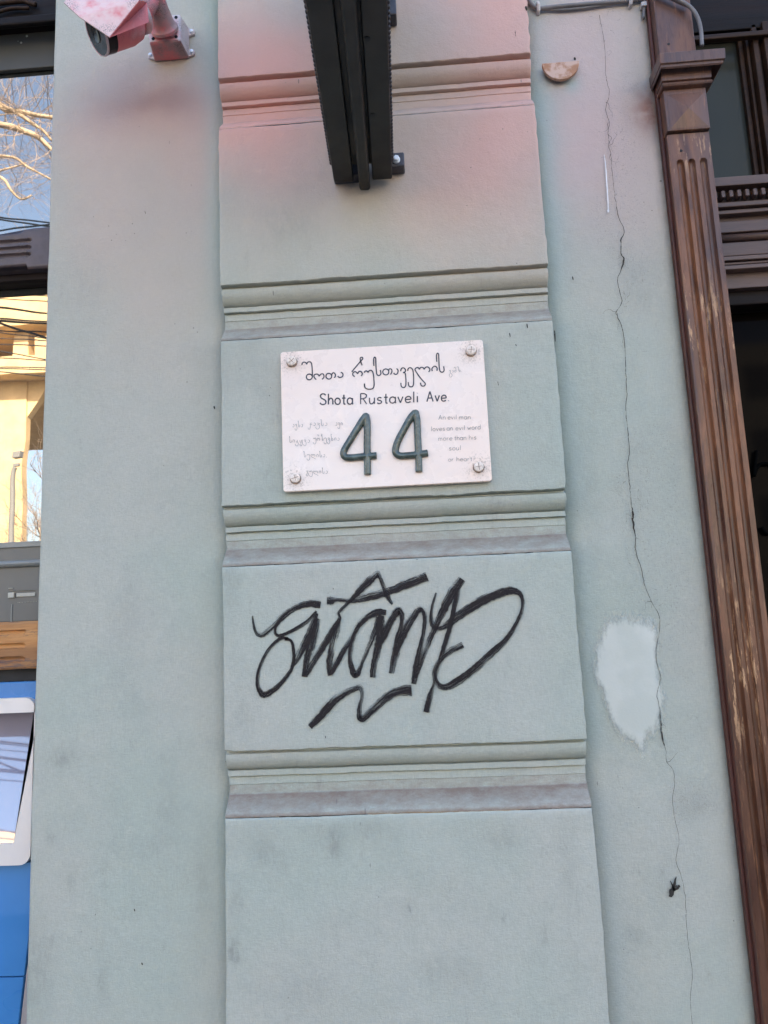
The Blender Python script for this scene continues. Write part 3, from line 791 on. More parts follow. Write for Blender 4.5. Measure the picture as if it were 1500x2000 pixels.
geo6 = [circ(88,433,38,38), [(125,423),(130,398),(150,393),(165,410),(164,440),(147,465)], [(225,390),(243,410),(240,445),(220,465),(198,458),(188,445)],
 [(278,425),(282,400),(300,382),(322,385),(338,405),(335,428),(308,442)], [(308,442),(334,452),(342,500),(345,560),(342,605),(325,630),(300,630),(284,610),(280,572)],
 [(368,420),(372,395),(390,380),(415,385),(432,410),(440,460),(443,530),(440,595),(425,620),(400,622),(380,605),(374,562)],
 [(515,402),(505,382),(488,377),(468,388),(460,405),(475,432),(510,485),(555,540),(585,572),(591,590),(580,610),(560,615),(540,605),(528,570)],
 [(515,402),(530,380),(550,374),(568,384),(577,402)], [(577,402),(590,380),(615,369),(638,380),(649,400),(645,420),(633,434)],
 [(682,422),(675,395),(690,372),(712,361),(735,373),(743,395),(739,420)],
 [(738,306),(734,250),(735,215),(746,195),(760,207),(763,250),(766,330),(772,400),(785,430),(810,436),(830,417),(829,388),(824,362)]]
text(geo5, A5, 0.0025, m_ink); text(geo6, A6, 0.0024, m_ink)
text([[(893,425),(905,411),(916,420),(905,440)],[(905,440),(926,458),(933,480),(918,500),(901,492),(898,468),(910,450)],[(934,412),(948,420),(946,435),(935,437)],[(955,387),(965,372),(975,378),(980,395),(985,425),(975,437),(962,430),(968,415),(985,412)],
      [(992,375),(1008,366),(1014,385),(1020,420),(1035,430),(1034,412),(1016,410)],[(1050,430),(1054,432)]], A6, 0.0008, m_inkfaint)
# latin monoline alphabet: x-height 1, baseline 0
LAT = {
 'a': (0.95, [circ(0.42,0.5,0.42,0.5,30,330,10), [(0.84,1.0),(0.84,0.15),(0.95,0.0)]]),
 'n': (0.85, [[(0.05,1.0),(0.05,0)],[(0.05,0.6),(0.3,0.98),(0.6,0.95),(0.75,0.6),(0.75,0)]]),
 'm': (1.3, [[(0.05,1.0),(0.05,0)],[(0.05,0.6),(0.25,0.98),(0.5,0.9),(0.6,0.6),(0.6,0)],[(0.6,0.6),(0.8,0.98),(1.05,0.92),(1.15,0.6),(1.15,0)]]),
 'h': (0.85, [[(0.05,1.75),(0.05,0)],[(0.05,0.6),(0.3,0.98),(0.6,0.95),(0.75,0.6),(0.75,0)]]),
 'o': (0.95, [circ(0.45,0.5,0.42,0.5)]),
 'e': (0.9, [[(0.05,0.52),(0.8,0.55),(0.72,0.9),(0.42,1.0),(0.1,0.8),(0.03,0.45),(0.15,0.1),(0.45,0),(0.78,0.15)]]),
 'v': (0.85, [[(0.02,1.0),(0.38,0)],[(0.38,0),(0.75,1.0)]]),
 'w': (1.2, [[(0.02,1.0),(0.3,0)],[(0.3,0),(0.55,0.8)],[(0.55,0.8),(0.8,0)],[(0.8,0),(1.1,1.0)]]),
 'i': (0.3, [[(0.12,1.0),(0.12,0)],[(0.11,1.45),(0.13,1.5)]]),
 'l': (0.3, [[(0.12,1.75),(0.12,0)]]),
 's': (0.8, [[(0.65,0.88),(0.4,1.0),(0.12,0.85),(0.15,0.6),(0.5,0.48),(0.68,0.25),(0.5,0.02),(0.25,0.0),(0.05,0.15)]]),
 'r': (0.6, [[(0.05,1.0),(0.05,0)],[(0.05,0.6),(0.25,0.95),(0.5,0.98)]]),
 'd': (0.95, [circ(0.42,0.5,0.42,0.5,30,330,10), [(0.84,1.75),(0.84,0)]]),
 't': (0.6, [[(0.28,1.55),(0.28,0.2),(0.38,0.02),(0.52,0.05)],[(0.0,1.0),(0.55,1.0)]]),
 'u': (0.9, [[(0.05,1.0),(0.05,0.4),(0.2,0.03),(0.5,0.05),(0.72,0.4)],[(0.75,1.0),(0.75,0)]]),
 'A': (1.15, [[(0.0,0),(0.5,1.7)],[(0.5,1.7),(1.05,0)],[(0.15,0.6),(0.9,0.6)]]),
 'S': (1.1, [[(0.92,1.5),(0.7,1.72),(0.3,1.7),(0.08,1.4),(0.25,1.05),(0.7,0.8),(0.95,0.5),(0.85,0.12),(0.45,0.0),(0.15,0.12),(0.0,0.3)]]),
 'R': (1.1, [[(0.08,1.72),(0.08,0)],[(0.08,1.72),(0.55,1.72),(0.9,1.5),(0.85,1.1),(0.45,0.9),(0.08,0.88)],[(0.45,0.88),(0.95,0)]]),
 '.': (0.4, [[(0.12,0.02),(0.18,0.08)]]), ' ': (0.55, [])}
def latin(txt, x0, x1, y0, y1, xh):
    tot = sum(LAT[c_][0] + 0.22 for c_ in txt); sx_ = (x1-x0)/tot; x = x0; out = []
    for c_ in txt:
        w_, ss = LAT[c_]
        for s_ in ss:
            out.append([(x + p_[0]*sx_*1.0, (y0 + (y1-y0)*((x+p_[0]*sx_-x0)/(x1-x0))) - p_[1]*xh) for p_ in s_])
        x += (w_+0.22)*sx_
    return out
F8 = lambda x, y: A8(x, y)
def wordline(parts, fn, w, mat, xh):
    st = []
    for (txt, x0, x1, y0, y1) in parts: st += latin(txt, x0, x1, y0, y1, xh)
    text(st, fn, w, mat)
wordline([('Shota', 578, 1040, 888, 882)], A5, 0.0027, m_ink, 82)
wordline([('Rustaveli', -240 , 525, 845, 818)], A6, 0.0024, m_ink, 78)
wordline([('Ave.', 612, 925, 812, 803)], A6, 0.0025, m_ink, 76)
wordline([('An', 762, 858, 193, 190), ('evil', 878, 1000, 190, 188), ('man', 1022, 1180, 190, 187)], A8, 0.00085, m_inkfaint, 34)
wordline([('loves', 666, 852, 340, 332), ('an', 866, 950, 330, 329), ('evil', 978, 1105, 328, 324), ('word', 1128, 1305, 322, 315)], A8, 0.00085, m_inkfaint, 34)
wordline([('more', 757, 945, 462, 455), ('than', 962, 1122, 455, 450), ('his', 1148, 1252, 448, 444)], A8, 0.00085, m_inkfaint, 34)
wordline([('soul', 893, 1055, 584, 580)], A8, 0.00085, m_inkfaint, 34)
wordline([('or', 885, 960, 726, 724), ('heart.', 990, 1225, 722, 720)], A8, 0.00085, m_inkfaint, 32)
# georgian monoline glyphs, same box
GEO = {
 'a': (0.8, [[(0.3,1.0),(0.62,0.85),(0.65,0.35),(0.4,0.0),(0.1,0.15)]]),
 'v': (0.85, [[(0.1,0.75),(0.35,1.0),(0.65,0.8),(0.3,0.42)],[(0.3,0.42),(0.65,0.2),(0.7,-0.6),(0.4,-1.15),(0.05,-0.95),(0.0,-0.5)]]),
 's': (0.8, [[(0.0,1.9),(0.1,2.2),(0.15,1.6),(0.2,0.3),(0.4,0.0),(0.65,0.2),(0.6,0.8)]]),
 'k': (1.0, [[(0.75,1.1),(0.6,0.7),(0.5,-0.4),(0.3,-1.2),(0.0,-1.1),(-0.1,-0.6)],[(0.35,0.45),(0.7,0.5),(1.0,0.35)]]),
 'c': (0.9, [[(0.2,1.0),(0.45,0.85),(0.3,0.45)],[(0.3,0.45),(0.7,0.2),(0.75,-0.6),(0.4,-1.15),(-0.1,-1.0),(-0.25,-0.4)],[(0.7,0.5),(0.85,0.9)]]),
 'i': (0.75, [[(0.1,0.1),(0.05,0.6),(0.3,1.0),(0.6,0.75),(0.58,0.1)]]),
 't': (0.95, [[(0.1,0.5),(0.3,0.1),(0.5,0.4),(0.35,0.95)],[(0.5,0.4),(0.75,-0.4),(0.5,-1.15),(0.0,-1.0),(-0.2,-0.5)]]),
 'q': (1.0, [[(0.05,0.8),(0.15,0.1),(0.45,0.1),(0.5,0.8)],[(0.5,0.8),(0.75,0.9),(0.8,-0.3),(0.55,-1.1),(0.15,-1.05),(0.05,-0.6),(0.4,-0.4)]]),
 'u': (1.0, [[(0.0,0.6),(0.2,0.98),(0.4,0.7)],[(0.4,0.7),(0.6,1.0),(0.85,0.7),(0.88,-0.5),(0.55,-1.15),(0.1,-1.0),(0.0,-0.5)]]),
 'r': (0.95, [[(0.15,0.05),(0.0,0.5),(0.25,0.98),(0.45,0.6)],[(0.45,0.6),(0.65,0.98),(0.9,0.6),(0.75,0.05)],[(0.1,1.9),(0.35,2.1),(0.5,1.6)]]),
 'C': (0.95, [[(0.2,2.2),(0.45,2.3),(0.4,1.6),(0.2,1.9),(0.5,1.4),(0.55,0.3),(0.8,0.1),(0.85,0.7)]]),
 'e': (0.9, [[(0.0,0.6),(0.3,1.0),(0.7,0.7),(0.75,-0.5),(0.45,-1.15),(0.05,-0.95),(0.0,-0.5)]]),
 'n': (0.9, [[(0.4,2.3),(0.05,2.1),(0.2,1.3),(0.25,0.2),(0.5,0.0),(0.7,0.3),(0.5,0.8),(0.3,0.9)]]),
 'l': (1.5, [[(0.4,0.6),(0.2,1.0),(0.0,0.7),(0.3,0.0),(0.9,-0.3),(1.5,-0.8)],[(0.4,0.6),(0.6,1.0),(0.8,0.6)],[(0.8,0.6),(1.0,1.0),(1.3,0.7),(1.2,0.1)]]),
 'g': (0.9, [[(0.1,0.75),(0.3,1.0),(0.55,0.8),(0.35,0.4)],[(0.35,0.4),(0.7,0.1),(0.75,-0.5),(0.45,-0.9),(0.1,-0.7),(0.15,-0.2),(0.5,-0.1)]]),
 ',': (0.3, [[(0.1,0.1),(0.12,-0.2)]]), '.': (0.3, [[(0.1,0.0),(0.16,0.08)]])}
def geo(txt, x0, x1, y, xh):
    tot = sum(GEO[c_][0] + 0.2 for c_ in txt); sx_ = (x1-x0)/tot; x = x0; out = []
    for c_ in txt:
        w_, ss = GEO[c_]
        for s_ in ss: out.append([(x+p_[0]*sx_, y-p_[1]*xh) for p_ in s_])
        x += (w_+0.2)*sx_
    return out
st = geo('avsa', 210, 360, 232, 38) + geo('kacsa', 425, 690, 215, 38) + geo('avi', 782, 890, 212, 38)
text(st, A7, 0.0008, m_inkfaint)
text(geo('sitqva', 170, 455, 440, 38) + geo('urCevnia', 490, 850, 415, 38), A7, 0.0008, m_inkfaint)
text(geo('sulisa,', 362, 680, 632, 36), A7, 0.0008, m_inkfaint)
text(geo('gulisa.', 392, 715, 852, 36), A7, 0.0008, m_inkfaint)
# raised digits
def digit(stem, leg, fn, r):
    mb = MB()
    yc = PY - r*0.45
    def path(pp): 
        out = []
        for p_ in spline(pp, 6):
            q = P(*fn(p_[0], p_[1]), yc); out.append((q.x, yc, q.z))
        return out
    a = path(stem); b = path(leg)
    mb.tube(a, r, 14, flat=0.95); mb.tube(b, r*1.0, 14, flat=0.95)
    for p_ in (a[0], b[0]):
        mb.lathe((p_[0]-0.0, p_[1]-r*0.94, p_[2]), (0, 1, 0), [(0, r*0.1), (r*0.15, r*0.55), (r*0.5, r*0.9), (r, r*1.02), (r*1.7, r*0.7)], 16)
    o = obj('digit', mb, m_digit, plate, smooth=True, label='raised dark green figure four')
    rm = o.modifiers.new('remesh', 'REMESH'); rm.mode = 'VOXEL'; rm.voxel_size = 0.0009; rm.use_smooth_shade = True
    sm = o.modifiers.new('smooth', 'SMOOTH'); sm.iterations = 4; sm.factor = 0.5
    return o
digit([(1192,88),(1207,160),(1211,300),(1207,450),(1210,600),(1214,868)], [(1182,92),(1130,165),(1060,280),(970,425),(908,530),(892,590),(920,632),(985,640),(1100,630),(1210,620),(1335,612)], A7, 0.0071)
digit([(468,108),(486,200),(492,330),(498,480),(505,640),(511,860)], [(452,112),(400,175),(330,300),(250,450),(215,555),(218,618),(262,652),(350,652),(480,640),(625,618)], A8, 0.0071)
for (sx_, sy_), ang in zip(SCREWS, (40, 80, 15, 95)):
    q = P(sx_, sy_, -0.078)
    mb = MB()
    mb.lathe((q.x, -0.0840, q.z), (0, 1, 0), [(0, 0.0005), (0.0002, 0.0075), (0.0012, 0.0094), (0.0045, 0.0097), (0.009, 0.0092)], 26)
    s_ = obj('screw', mb, m_screw, plate, smooth=False)
    for p_ in s_.data.polygons: p_.use_smooth = abs(p_.normal.y) < 0.8
    mb = MB(); d = Vector((math.cos(R(ang)), 0, math.sin(R(ang)))); n_ = Vector((-d.z, 0, d.x))
    c0 = Vector((q.x, -0.0842, q.z))
    mb.tube([c0-d*0.0072, c0+d*0.0072], 0.0005, 5); mb.tube([c0-n_*0.0062, c0+n_*0.0062], 0.0004, 5)
    sub('slot', s_, mb, m_rustrim)
    mb = MB(); pts = [(q.x+0.0104*math.cos(R(a)), q.z-0.0008+0.0102*math.sin(R(a)), 0.0013) for a in range(0, 361, 15)]
    ribbon(mb, pts, PY-0.0001, 0.9); sub('rust_ring', s_, mb, m_rustrim)

# ================================================================== blade sign seen from below
zs = P(707, 352, -0.078).z
a_ = PZ(652, 352, zs); b_ = PZ(766, 348, zs)
a2 = PZ(596, 0, zs); b2 = PZ(757, 0, zs)
dirv = Vector(((a2.x-a_.x + b2.x-b_.x)/2, (a2.y-a_.y + b2.y-b_.y)/2, 0)).normalized()
wv_ = Vector((-dirv.y, dirv.x, 0))
if wv_.x < 0: wv_ = -wv_
o0 = Vector(((a_.x+b_.x)/2, (a_.y+b_.y)/2, zs))
HW = (b_-a_).dot(wv_)/2
LEN = 0.58
def S(w_, d, h): return o0 + wv_*w_ + dirv*d + Vector((0, 0, h))
sign = thing('projecting_sign', S(0, 0, 0), 'black box sign sticking out over the pilaster, seen from straight below', 'sign')
def sbox(mb, w0, w1, d0, d1, h0, h1, mi=0):
    return mb.hexa([S(w0,d1,h0), S(w1,d1,h0), S(w1,d0,h0), S(w0,d0,h0), S(w0,d1,h1), S(w1,d1,h1), S(w1,d0,h1), S(w0,d0,h1)], mi)
mb = MB()
sbox(mb, -HW, HW, 0.03, LEN, 0.012, 0.50)
obj('cabinet', mb, m_black, sign, bevel=0.004)
mb = MB(); e1 = -HW*0.32; e2 = HW*0.32
sbox(mb, -HW, e1, 0.0, LEN, -0.004, 0.0118); 
obj('bottom_plate', mb, m_black, sign, bevel=0.003, seg=3)
mb = MB(); sbox(mb, e2, HW, 0.0, LEN, -0.004, 0.0118)
bp = obj('bottom_plate', mb, m_black, sign, bevel=0.003, seg=3)
mb = MB(); sbox(mb, -HW*0.14, HW*0.24, -0.012, LEN+0.01, -0.020, 0.008)
obj('centre_rail', mb, m_black, sign, bevel=0.006, seg=4)
for px_, py_ in ((717, 76), (728, 225)):
    q = PZ(px_, py_, zs-0.0045); sub('drain_hole', bp, MB().cyl((q.x, q.y, zs-0.0052), (q.x, q.y, zs+0.002), 0.0048, 16), m_seam)
# beaded strips along both lower edges
for sgn in (-1, 1):
    mb = MB(); d = 0.05
    while d < LEN-0.01:
        c_ = S(sgn*(HW+0.0005), d, 0.007)
        mb.lathe(c_-Vector((0,0,0.0045)), (0,0,1), [(0,0.0012),(0.0018,0.0034),(0.0045,0.0040),(0.0072,0.0034),(0.009,0.0012)], 7); d += 0.0098
    mb.tube([S(sgn*(HW-0.001), 0.03, 0.0085), S(sgn*(HW-0.001), LEN, 0.0085)], 0.0022, 6)
    obj('bead_strip', mb, m_blackedge, sign, smooth=True)
# wall brackets
def bracket(px0, px1, py0, py1, depth, bolt=None):
    q0 = P(px0, py1, -0.0605-depth); q1 = P(px1, py0, -0.0605-depth)
    mb = MB().box((q0.x, -0.0605-depth, q0.z), (q1.x, -0.0605, q1.z))
    o = obj('wall_bracket', mb, m_greymetal, sign, bevel=0.003)
    if bolt:
        q = P(bolt[0], bolt[1], -0.0605-depth-0.004)
        mb = MB().lathe((q.x, -0.0605-depth-0.011, q.z), (0, 1, 0), [(0, 0.0052), (0.0012, 0.0066), (0.0065, 0.0066)], 6)
        mb.lathe((q.x, -0.0605-depth-0.0045, q.z), (0, 1, 0), [(0, 0.0078), (0.0045, 0.0078)], 20)
        sub('bolt', o, mb, m_zinc, bevel=0.0008)
    return o
bracket(742, 789, 296, 327, 0.030, (774, 311))
bracket(650, 700, 308, 345, 0.030)
bracket(742, 772, -24, 30, 0.034)

# ================================================================== security camera
cb = P(325, 60, 0)
cctv = thing('security_camera', (cb.x, 0, cb.z), 'bullet security camera sprayed with pink paint on the wall left of the pilaster', 'camera')
DB = 0.052
q0 = P(290, 84, -DB); q1 = P(352, 26, -DB)       # front face of box
w0 = P(289, 116, 0); w1 = P(373, 28, 0)
mb = MB()
fx0, fx1, fz0, fz1 = q0.x, q1.x, q0.z, q1.z
bx0, bx1, bz0, bz1 = fx0-0.006, fx1+0.006, fz0-0.006, fz1+0.006
mb.hexa([(fx0,-DB,fz0),(fx1,-DB,fz0),(bx1,-0.001,bz0),(bx0,-0.001,bz0),(fx0,-DB,fz1),(fx1,-DB,fz1),(bx1,-0.001,bz1),(bx0,-0.001,bz1)])
mbox = obj('mounting_box', mb, [m_cam_box], cctv, bevel=0.006, seg=3)
mbox.data.materials.append(m_cam_mauve)
for p_ in mbox.data.polygons:
    if p_.normal.z < -0.7: p_.material_index = 1  # darker mauve on the downward face of the box
for (sx_, sz_) in ((-1, -1), (1, -1), (1, 1), (-1, 1)):
    cx_ = (bx0 if sx_ < 0 else bx1) + sx_*0.006; cz_ = (bz0+0.014 if sz_ < 0 else bz1-0.014)
    mb = MB().prism([(cx_-sx_*0.014, cz_-0.012), (cx_+0.006*sx_, cz_-0.006), (cx_+0.006*sx_, cz_+0.006), (cx_-sx_*0.014, cz_+0.012)][::1 if sx_ > 0 else -1], -0.008, -0.001)
    e = obj('mounting_ear', mb, m_cam_box, cctv, bevel=0.002)
    mb = MB().lathe((cx_, -0.0125, cz_), (0, 1, 0), [(0, 0.002), (0.001, 0.004), (0.0048, 0.0042)], 12)
    sub('screw', e, mb, m_zinc)
for ux, uz in ((0.15, 0.14), (0.87, 0.14), (0.87, 0.86), (0.15, 0.86)):
    x_ = fx0+(fx1-fx0)*ux; z_ = fz0+(fz1-fz0)*uz
    mb = MB().lathe((x_, -DB-0.0012, z_), (0, 1, 0), [(0, 0.0015), (0.0003, 0.0038), (0.002, 0.0038)], 12)
    obj('cover_screw', mb, m_lens, cctv)
BACK = Vector((0.74, 0.40, 0.54)).normalized()
LC = P(189, 66, -0.175)
JN = LC + BACK*0.100
A0 = Vector(((fx0+fx1)/2+0.001, -DB, (fz0+fz1)/2-0.005))
A1 = P(301, -6, -0.115)
mb = MB()
ax = (A1-A0)
mb.lathe(A0, ax, [(0, 0.031), (0.006, 0.031), (0.010, 0.027), (0.016, 0.0255), (ax.length*0.62, 0.0225), (ax.length, 0.0215)], 28)
arm = obj('arm', mb, m_cam_mauve, cctv, smooth=True); shade_by_angle(arm, 35)
for k_, r_ in ((0.45, 0.0052), ):
    c_ = A0 + ax*k_ + Vector((-0.004, -0.0235, -0.006))
    mb = MB().lathe(c_, (0.1, 1, 0.3), [(0, r_*0.7), (0.001, r_), (0.006, r_)], 14); sub('socket_screw', arm, mb, m_lens)
c_ = A0 + Vector((0.018, -0.010, -0.017)); mb = MB().lathe(c_, (0, 1, 0.1), [(0, 0.004), (0.001, 0.0055), (0.008, 0.0055)], 14); sub('socket_screw', arm, mb, m_cam_mauve)
# body
mb = MB()
mb.lathe(LC, BACK, [(0.003, 0.033), (0.0, 0.0385), (0.002, 0.0405), (0.024, 0.0402), (0.0245, 0.0392), (0.070, 0.037), (0.092, 0.030), (0.102, 0.018)], 40)
mb.mi = [0 if f_ < 40*3 else 1 for f_ in range(len(mb.f))]
body = obj('housing', mb, [m_lens, m_cam_pink], cctv, smooth=True); shade_by_angle(body, 35)
mb = MB(); mb.lathe(LC + BACK*0.002, BACK, [(-0.0035, 0.0392), (-0.0045, 0.0405), (-0.002, 0.0412), (0.001, 0.0412)], 40)
sub('front_rim', body, mb, m_cam_box, smooth=True)
mb = MB().lathe(LC - BACK*0.0018, BACK, [(0, 0.0385), (0.003, 0.039)], 40); sub('front_window', body, mb, m_lens)
mb = MB().lathe(LC - BACK*0.0040, BACK, [(0.0, 0.010), (0.0005, 0.0155), (0.0025, 0.017)], 30); sub('lens', body, mb, m_lens2)
mb = MB().cyl(JN - BACK*0.01, A1 + Vector((0, 0, 0.012)), 0.021, 24); obj('joint', mb, m_cam_mauve, cctv, smooth=True); 
# collar behind the shield
mb = MB().lathe(LC + BACK*0.094 + Vector((0.002, 0, 0.012)), BACK, [(0, 0.024), (0.001, 0.031), (0.014, 0.031), (0.018, 0.026)], 36)
obj('collar', mb, m_cam_box, cctv, smooth=True)
# folded sun shield
def quadsheet(name, pts, mat, th=0.0022):
    mb = MB(); vs = [Vector(p_) for p_ in pts]; mb.add(vs, [list(range(len(vs)))])
    o = obj(name, mb, mat, cctv)
    s_ = o.modifiers.new('solid', 'SOLIDIFY'); s_.thickness = th; s_.offset = 0
    return o
T_ = P(125, 6, -0.250); E_ = P(156, 34, -0.252); K_ = P(214, 73, -0.250); R_ = P(273, 0, -0.243); U_ = P(262, -62, -0.20); V_ = P(160, -40, -0.22)
S_ = P(290, 43, -0.195); N_ = P(286, 4, -0.195)
quadsheet('sun_shield', [T_, E_, K_, R_, U_, V_], m_cam_pale)
quadsheet('shield_side', [K_, S_, N_, R_], m_cam_pink)

# ================================================================== half disc plate on the right wall
q0 = P(1058, 127, -0.012); q1 = P(1131, 127, -0.012)
cx_ = (q0.x+q1.x)/2; rr = (q1.x-q0.x)/2
ztop = P(1094, 124, -0.012).z
mb = MB(); pts = [(cx_+rr*math.cos(R(a)), ztop+rr*1.04*math.sin(R(a))) for a in range(180, 361, 9)]
mb.prism(pts, -0.0165, -0.009)
hd = tag(obj('half_disc_cover', mb, m_halfdisc, bevel=0.001), 'small copper half disc cover fixed to the wall right of the pilaster', 'wall cover')
mb = MB().prism([(cx_+rr*0.82*math.cos(R(a)), ztop-0.003+rr*0.85*math.sin(R(a))) for a in range(180, 361, 12)], -0.009, -0.001)
sub('spacer', hd, mb, m_cable)

# ================================================================== cables
cable = thing('grey_cable', tuple(P(1150, 8, -0.01)), 'grey cable pair clipped along the top of the wall right of the pilaster', 'cable')
def cpath(pts, yy, r_, n=8):
    out = []
    for x, y, *z in spline([(a, b) if len((a, b)) == 2 else 0 for a, b in pts], n):
        q = P(x, y, yy); out.append((q.x, yy, q.z))
    return MB().tube(out, r_, 12)
obj('cable_run', cpath([(1030,-26),(1031,-8),(1037,7),(1050,16),(1070,15),(1110,11),(1160,7),(1220,2),(1262,-3),(1285,-8)], -0.009, 0.0046), m_cable, cable, smooth=True)
obj('cable_run', cpath([(1020,-6),(1034,9),(1052,17),(1078,19),(1110,19),(1160,13),(1220,4),(1250,1),(1275,-6)], -0.0055, 0.0034), m_cable, cable, smooth=True)
for x, y, w_, h_ in ((1051, 14, 10, 17), (1231, 2, 9, 16)):
    q = P(x, y, -0.01)
    mb = MB().tube([(q.x, -0.001, q.z-h_*0.0006), (q.x, -0.012, q.z-h_*0.00052), (q.x, -0.0165, q.z), (q.x, -0.012, q.z+h_*0.00052), (q.x, -0.001, q.z+h_*0.0006)], 0.0042, 8)
    obj('cable_clip', mb, m_clip, cable, bevel=0.001)
cable2 = thing('drop_cable', tuple(P(1350, 10, -0.05)), 'grey cable looping over the brown wooden post down to its capital', 'cable')
obj('cable_run', cpath([(1285,-16),(1310,-6),(1335,5),(1352,18),(1363,36),(1369,60),(1371,90)], -0.052, 0.0042), m_cable, cable2, smooth=True)
obj('cable_run', cpath([(1270,-22),(1300,-8),(1330,6),(1345,12)], -0.046, 0.0036), m_cable, cable2, smooth=True)
plug = thing('cable_end_clip', tuple(P(1258, 12, -0.01)), 'short pale clip holding a cut cable end by the brown post', 'cable clip')
q = P(1257, 10, -0.01); obj('clip', MB().box((q.x-0.006, -0.015, q.z-0.005), (q.x+0.006, -0.001, q.z+0.005)), m_clip, plug, bevel=0.001)
q = P(1260, -8, -0.01); q2 = P(1258, 36, -0.01); obj('cable_stub', MB().tube([(q.x, -0.008, q.z), (q2.x, -0.008, q2.z+0.006), (q2.x-0.001, -0.008, q2.z)], [0.0036, 0.0036, 0.0022], 10), m_cable, plug, smooth=True)

# ================================================================== carved wooden post right of the plaster
PXL, PXR, PF = 0.5535, 0.640, -0.030
post = thing('wooden_post', (0.597, 0, 0), 'carved copper brown wooden door post with flutes and a stepped capital', 'door post')
zcap_t = P(1330, 88, -0.09).z; zcap_b = P(1340, 165, -0.05).z
zblk_b = P(1340, 258, PF).z; zfl = P(1348, 310, PF).z
# shaft, a carved height field
xs = np.linspace(PXL, PXR, 58); cen = [PXL + (PXR-PXL)*k_ for k_ in (0.24, 0.515, 0.79)]; fw = 0.0068
zz = [0.05] + list(np.linspace(0.5, zfl-0.03, 90)) + list(np.linspace(zfl-0.028, zfl+0.004, 26)) + [zfl+0.01, zfl+0.02, zblk_b-0.003]
mb = MB()
for z in zz:
    mb.v.append((PXL, 0.03, z)); mb.v.append((PXL-0.0006, PF+0.004, z)); 
    for x in xs:
        d = 0
        for c_ in cen:
            dx = abs(x-c_)/fw
            dz = max(0, (z-(zfl-fw*1.3)))/(fw*1.3)
            rr_ = dx*dx + dz*dz
            if rr_ < 1: d = 0.0095*(1-rr_)**0.40
        y = PF + d + 0.0006*noise.noise(Vector((x*30, z*3, 5)))
        if x - PXL < 0.002: y += 0.0012
        mb.v.append((x, y, z))
    mb.v.append((PXR+0.0006, PF+0.004, z)); mb.v.append((PXR, 0.03, z))
W1 = len(xs)+4
for j in range(len(zz)-1):
    for i in range(W1-1):
        a = j*W1+i; mb.f.append([a, a+1, a+W1+1, a+W1]); mb.mi.append(1 if i == 0 else 0)
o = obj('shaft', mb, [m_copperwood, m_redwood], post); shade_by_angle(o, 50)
mb = MB().box((PXL-0.006, -0.012, 0.05), (PXL-0.0002, 0.03, zcap_t+0.5))
obj('edge_strip', mb, m_redwood, post, bevel=0.0015)
# block with a shallow pyramid
BY = PF-0.008
bx0_, bx1_ = PXL-0.001, PXR+0.001; bz0_, bz1_ = zblk_b, zcap_b
ix0, ix1, iz0, iz1 = bx0_+0.006, bx1_-0.004, bz0_+0.004, bz1_-0.012
mb = MB().box((bx0_, BY, bz0_), (bx1_, 0.02, bz1_))
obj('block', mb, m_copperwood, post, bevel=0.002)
mb = MB(); c_ = ((ix0+ix1)/2, BY-0.0095, (iz0+iz1)/2)
mb.add([(ix0,BY-0.0005,iz0),(ix1,BY-0.0005,iz0),(ix1,BY-0.0005,iz1),(ix0,BY-0.0005,iz1),c_], [(0,1,4),(1,2,4),(2,3,4),(3,0,4),(3,2,1,0)])
obj('diamond_boss', mb, m_copperwood, post)
# capital: profile swept round three sides
zt1 = P(1330, 108, -0.09).z
prof = [(0.0, zcap_b), (0.010, zcap_b+0.001), (0.0125, zcap_b+0.005), (0.010, zcap_b+0.0095), (0.005, zcap_b+0.0105), (0.005, zcap_b+0.0125), (0.0105, zcap_b+0.014), (0.0115, zcap_b+0.030), (0.0165, zcap_b+0.044), (0.027, zt1-0.009), (0.030, zt1-0.006), (0.030, zt1-0.0015), (0.034, zt1), (0.035, zcap_t-0.001), (0.034, zcap_t)]
mb = MB()
for e, z in prof:
    el = e*0.35
    mb.v += [(bx0_-el, 0.02, z), (bx0_-el, BY-e, z), (bx1_+e*0.95, BY-e, z), (bx1_+e*0.95, 0.02, z)]
for j in range(len(prof)-1):
    for i in range(3):
        a = j*4+i; mb.f.append([a, a+1, a+5, a+4]); mb.mi.append(0)
n_ = len(prof)-1
mb.f.append([n_*4, n_*4+1, n_*4+2, n_*4+3]); mb.mi.append(0); mb.f.append([3, 2, 1, 0]); mb.mi.append(0)
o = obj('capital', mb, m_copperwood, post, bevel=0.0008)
q0 = P(1268, 60, PF); q1 = P(1360, 60, PF)
mb = MB().box((PXL+0.0005, PF-0.006, zcap_t), (PXL+0.078, 0.03, 3.6)); obj('upper_shaft', mb, m_copperwood, post, bevel=0.002)
for px_, py_ in ((1306, 86), (1332, 291)):
    q = P(px_, py_, PF-0.006); mb = MB().lathe((q.x, (PF-0.0068) if py_ < 100 else PF-0.0012, q.z), (0, 1, 0), [(0, 0.0022), (0.0006, 0.0032), (0.003, 0.0032)], 12)
    sub('nail_hole', post, mb, m_seam)

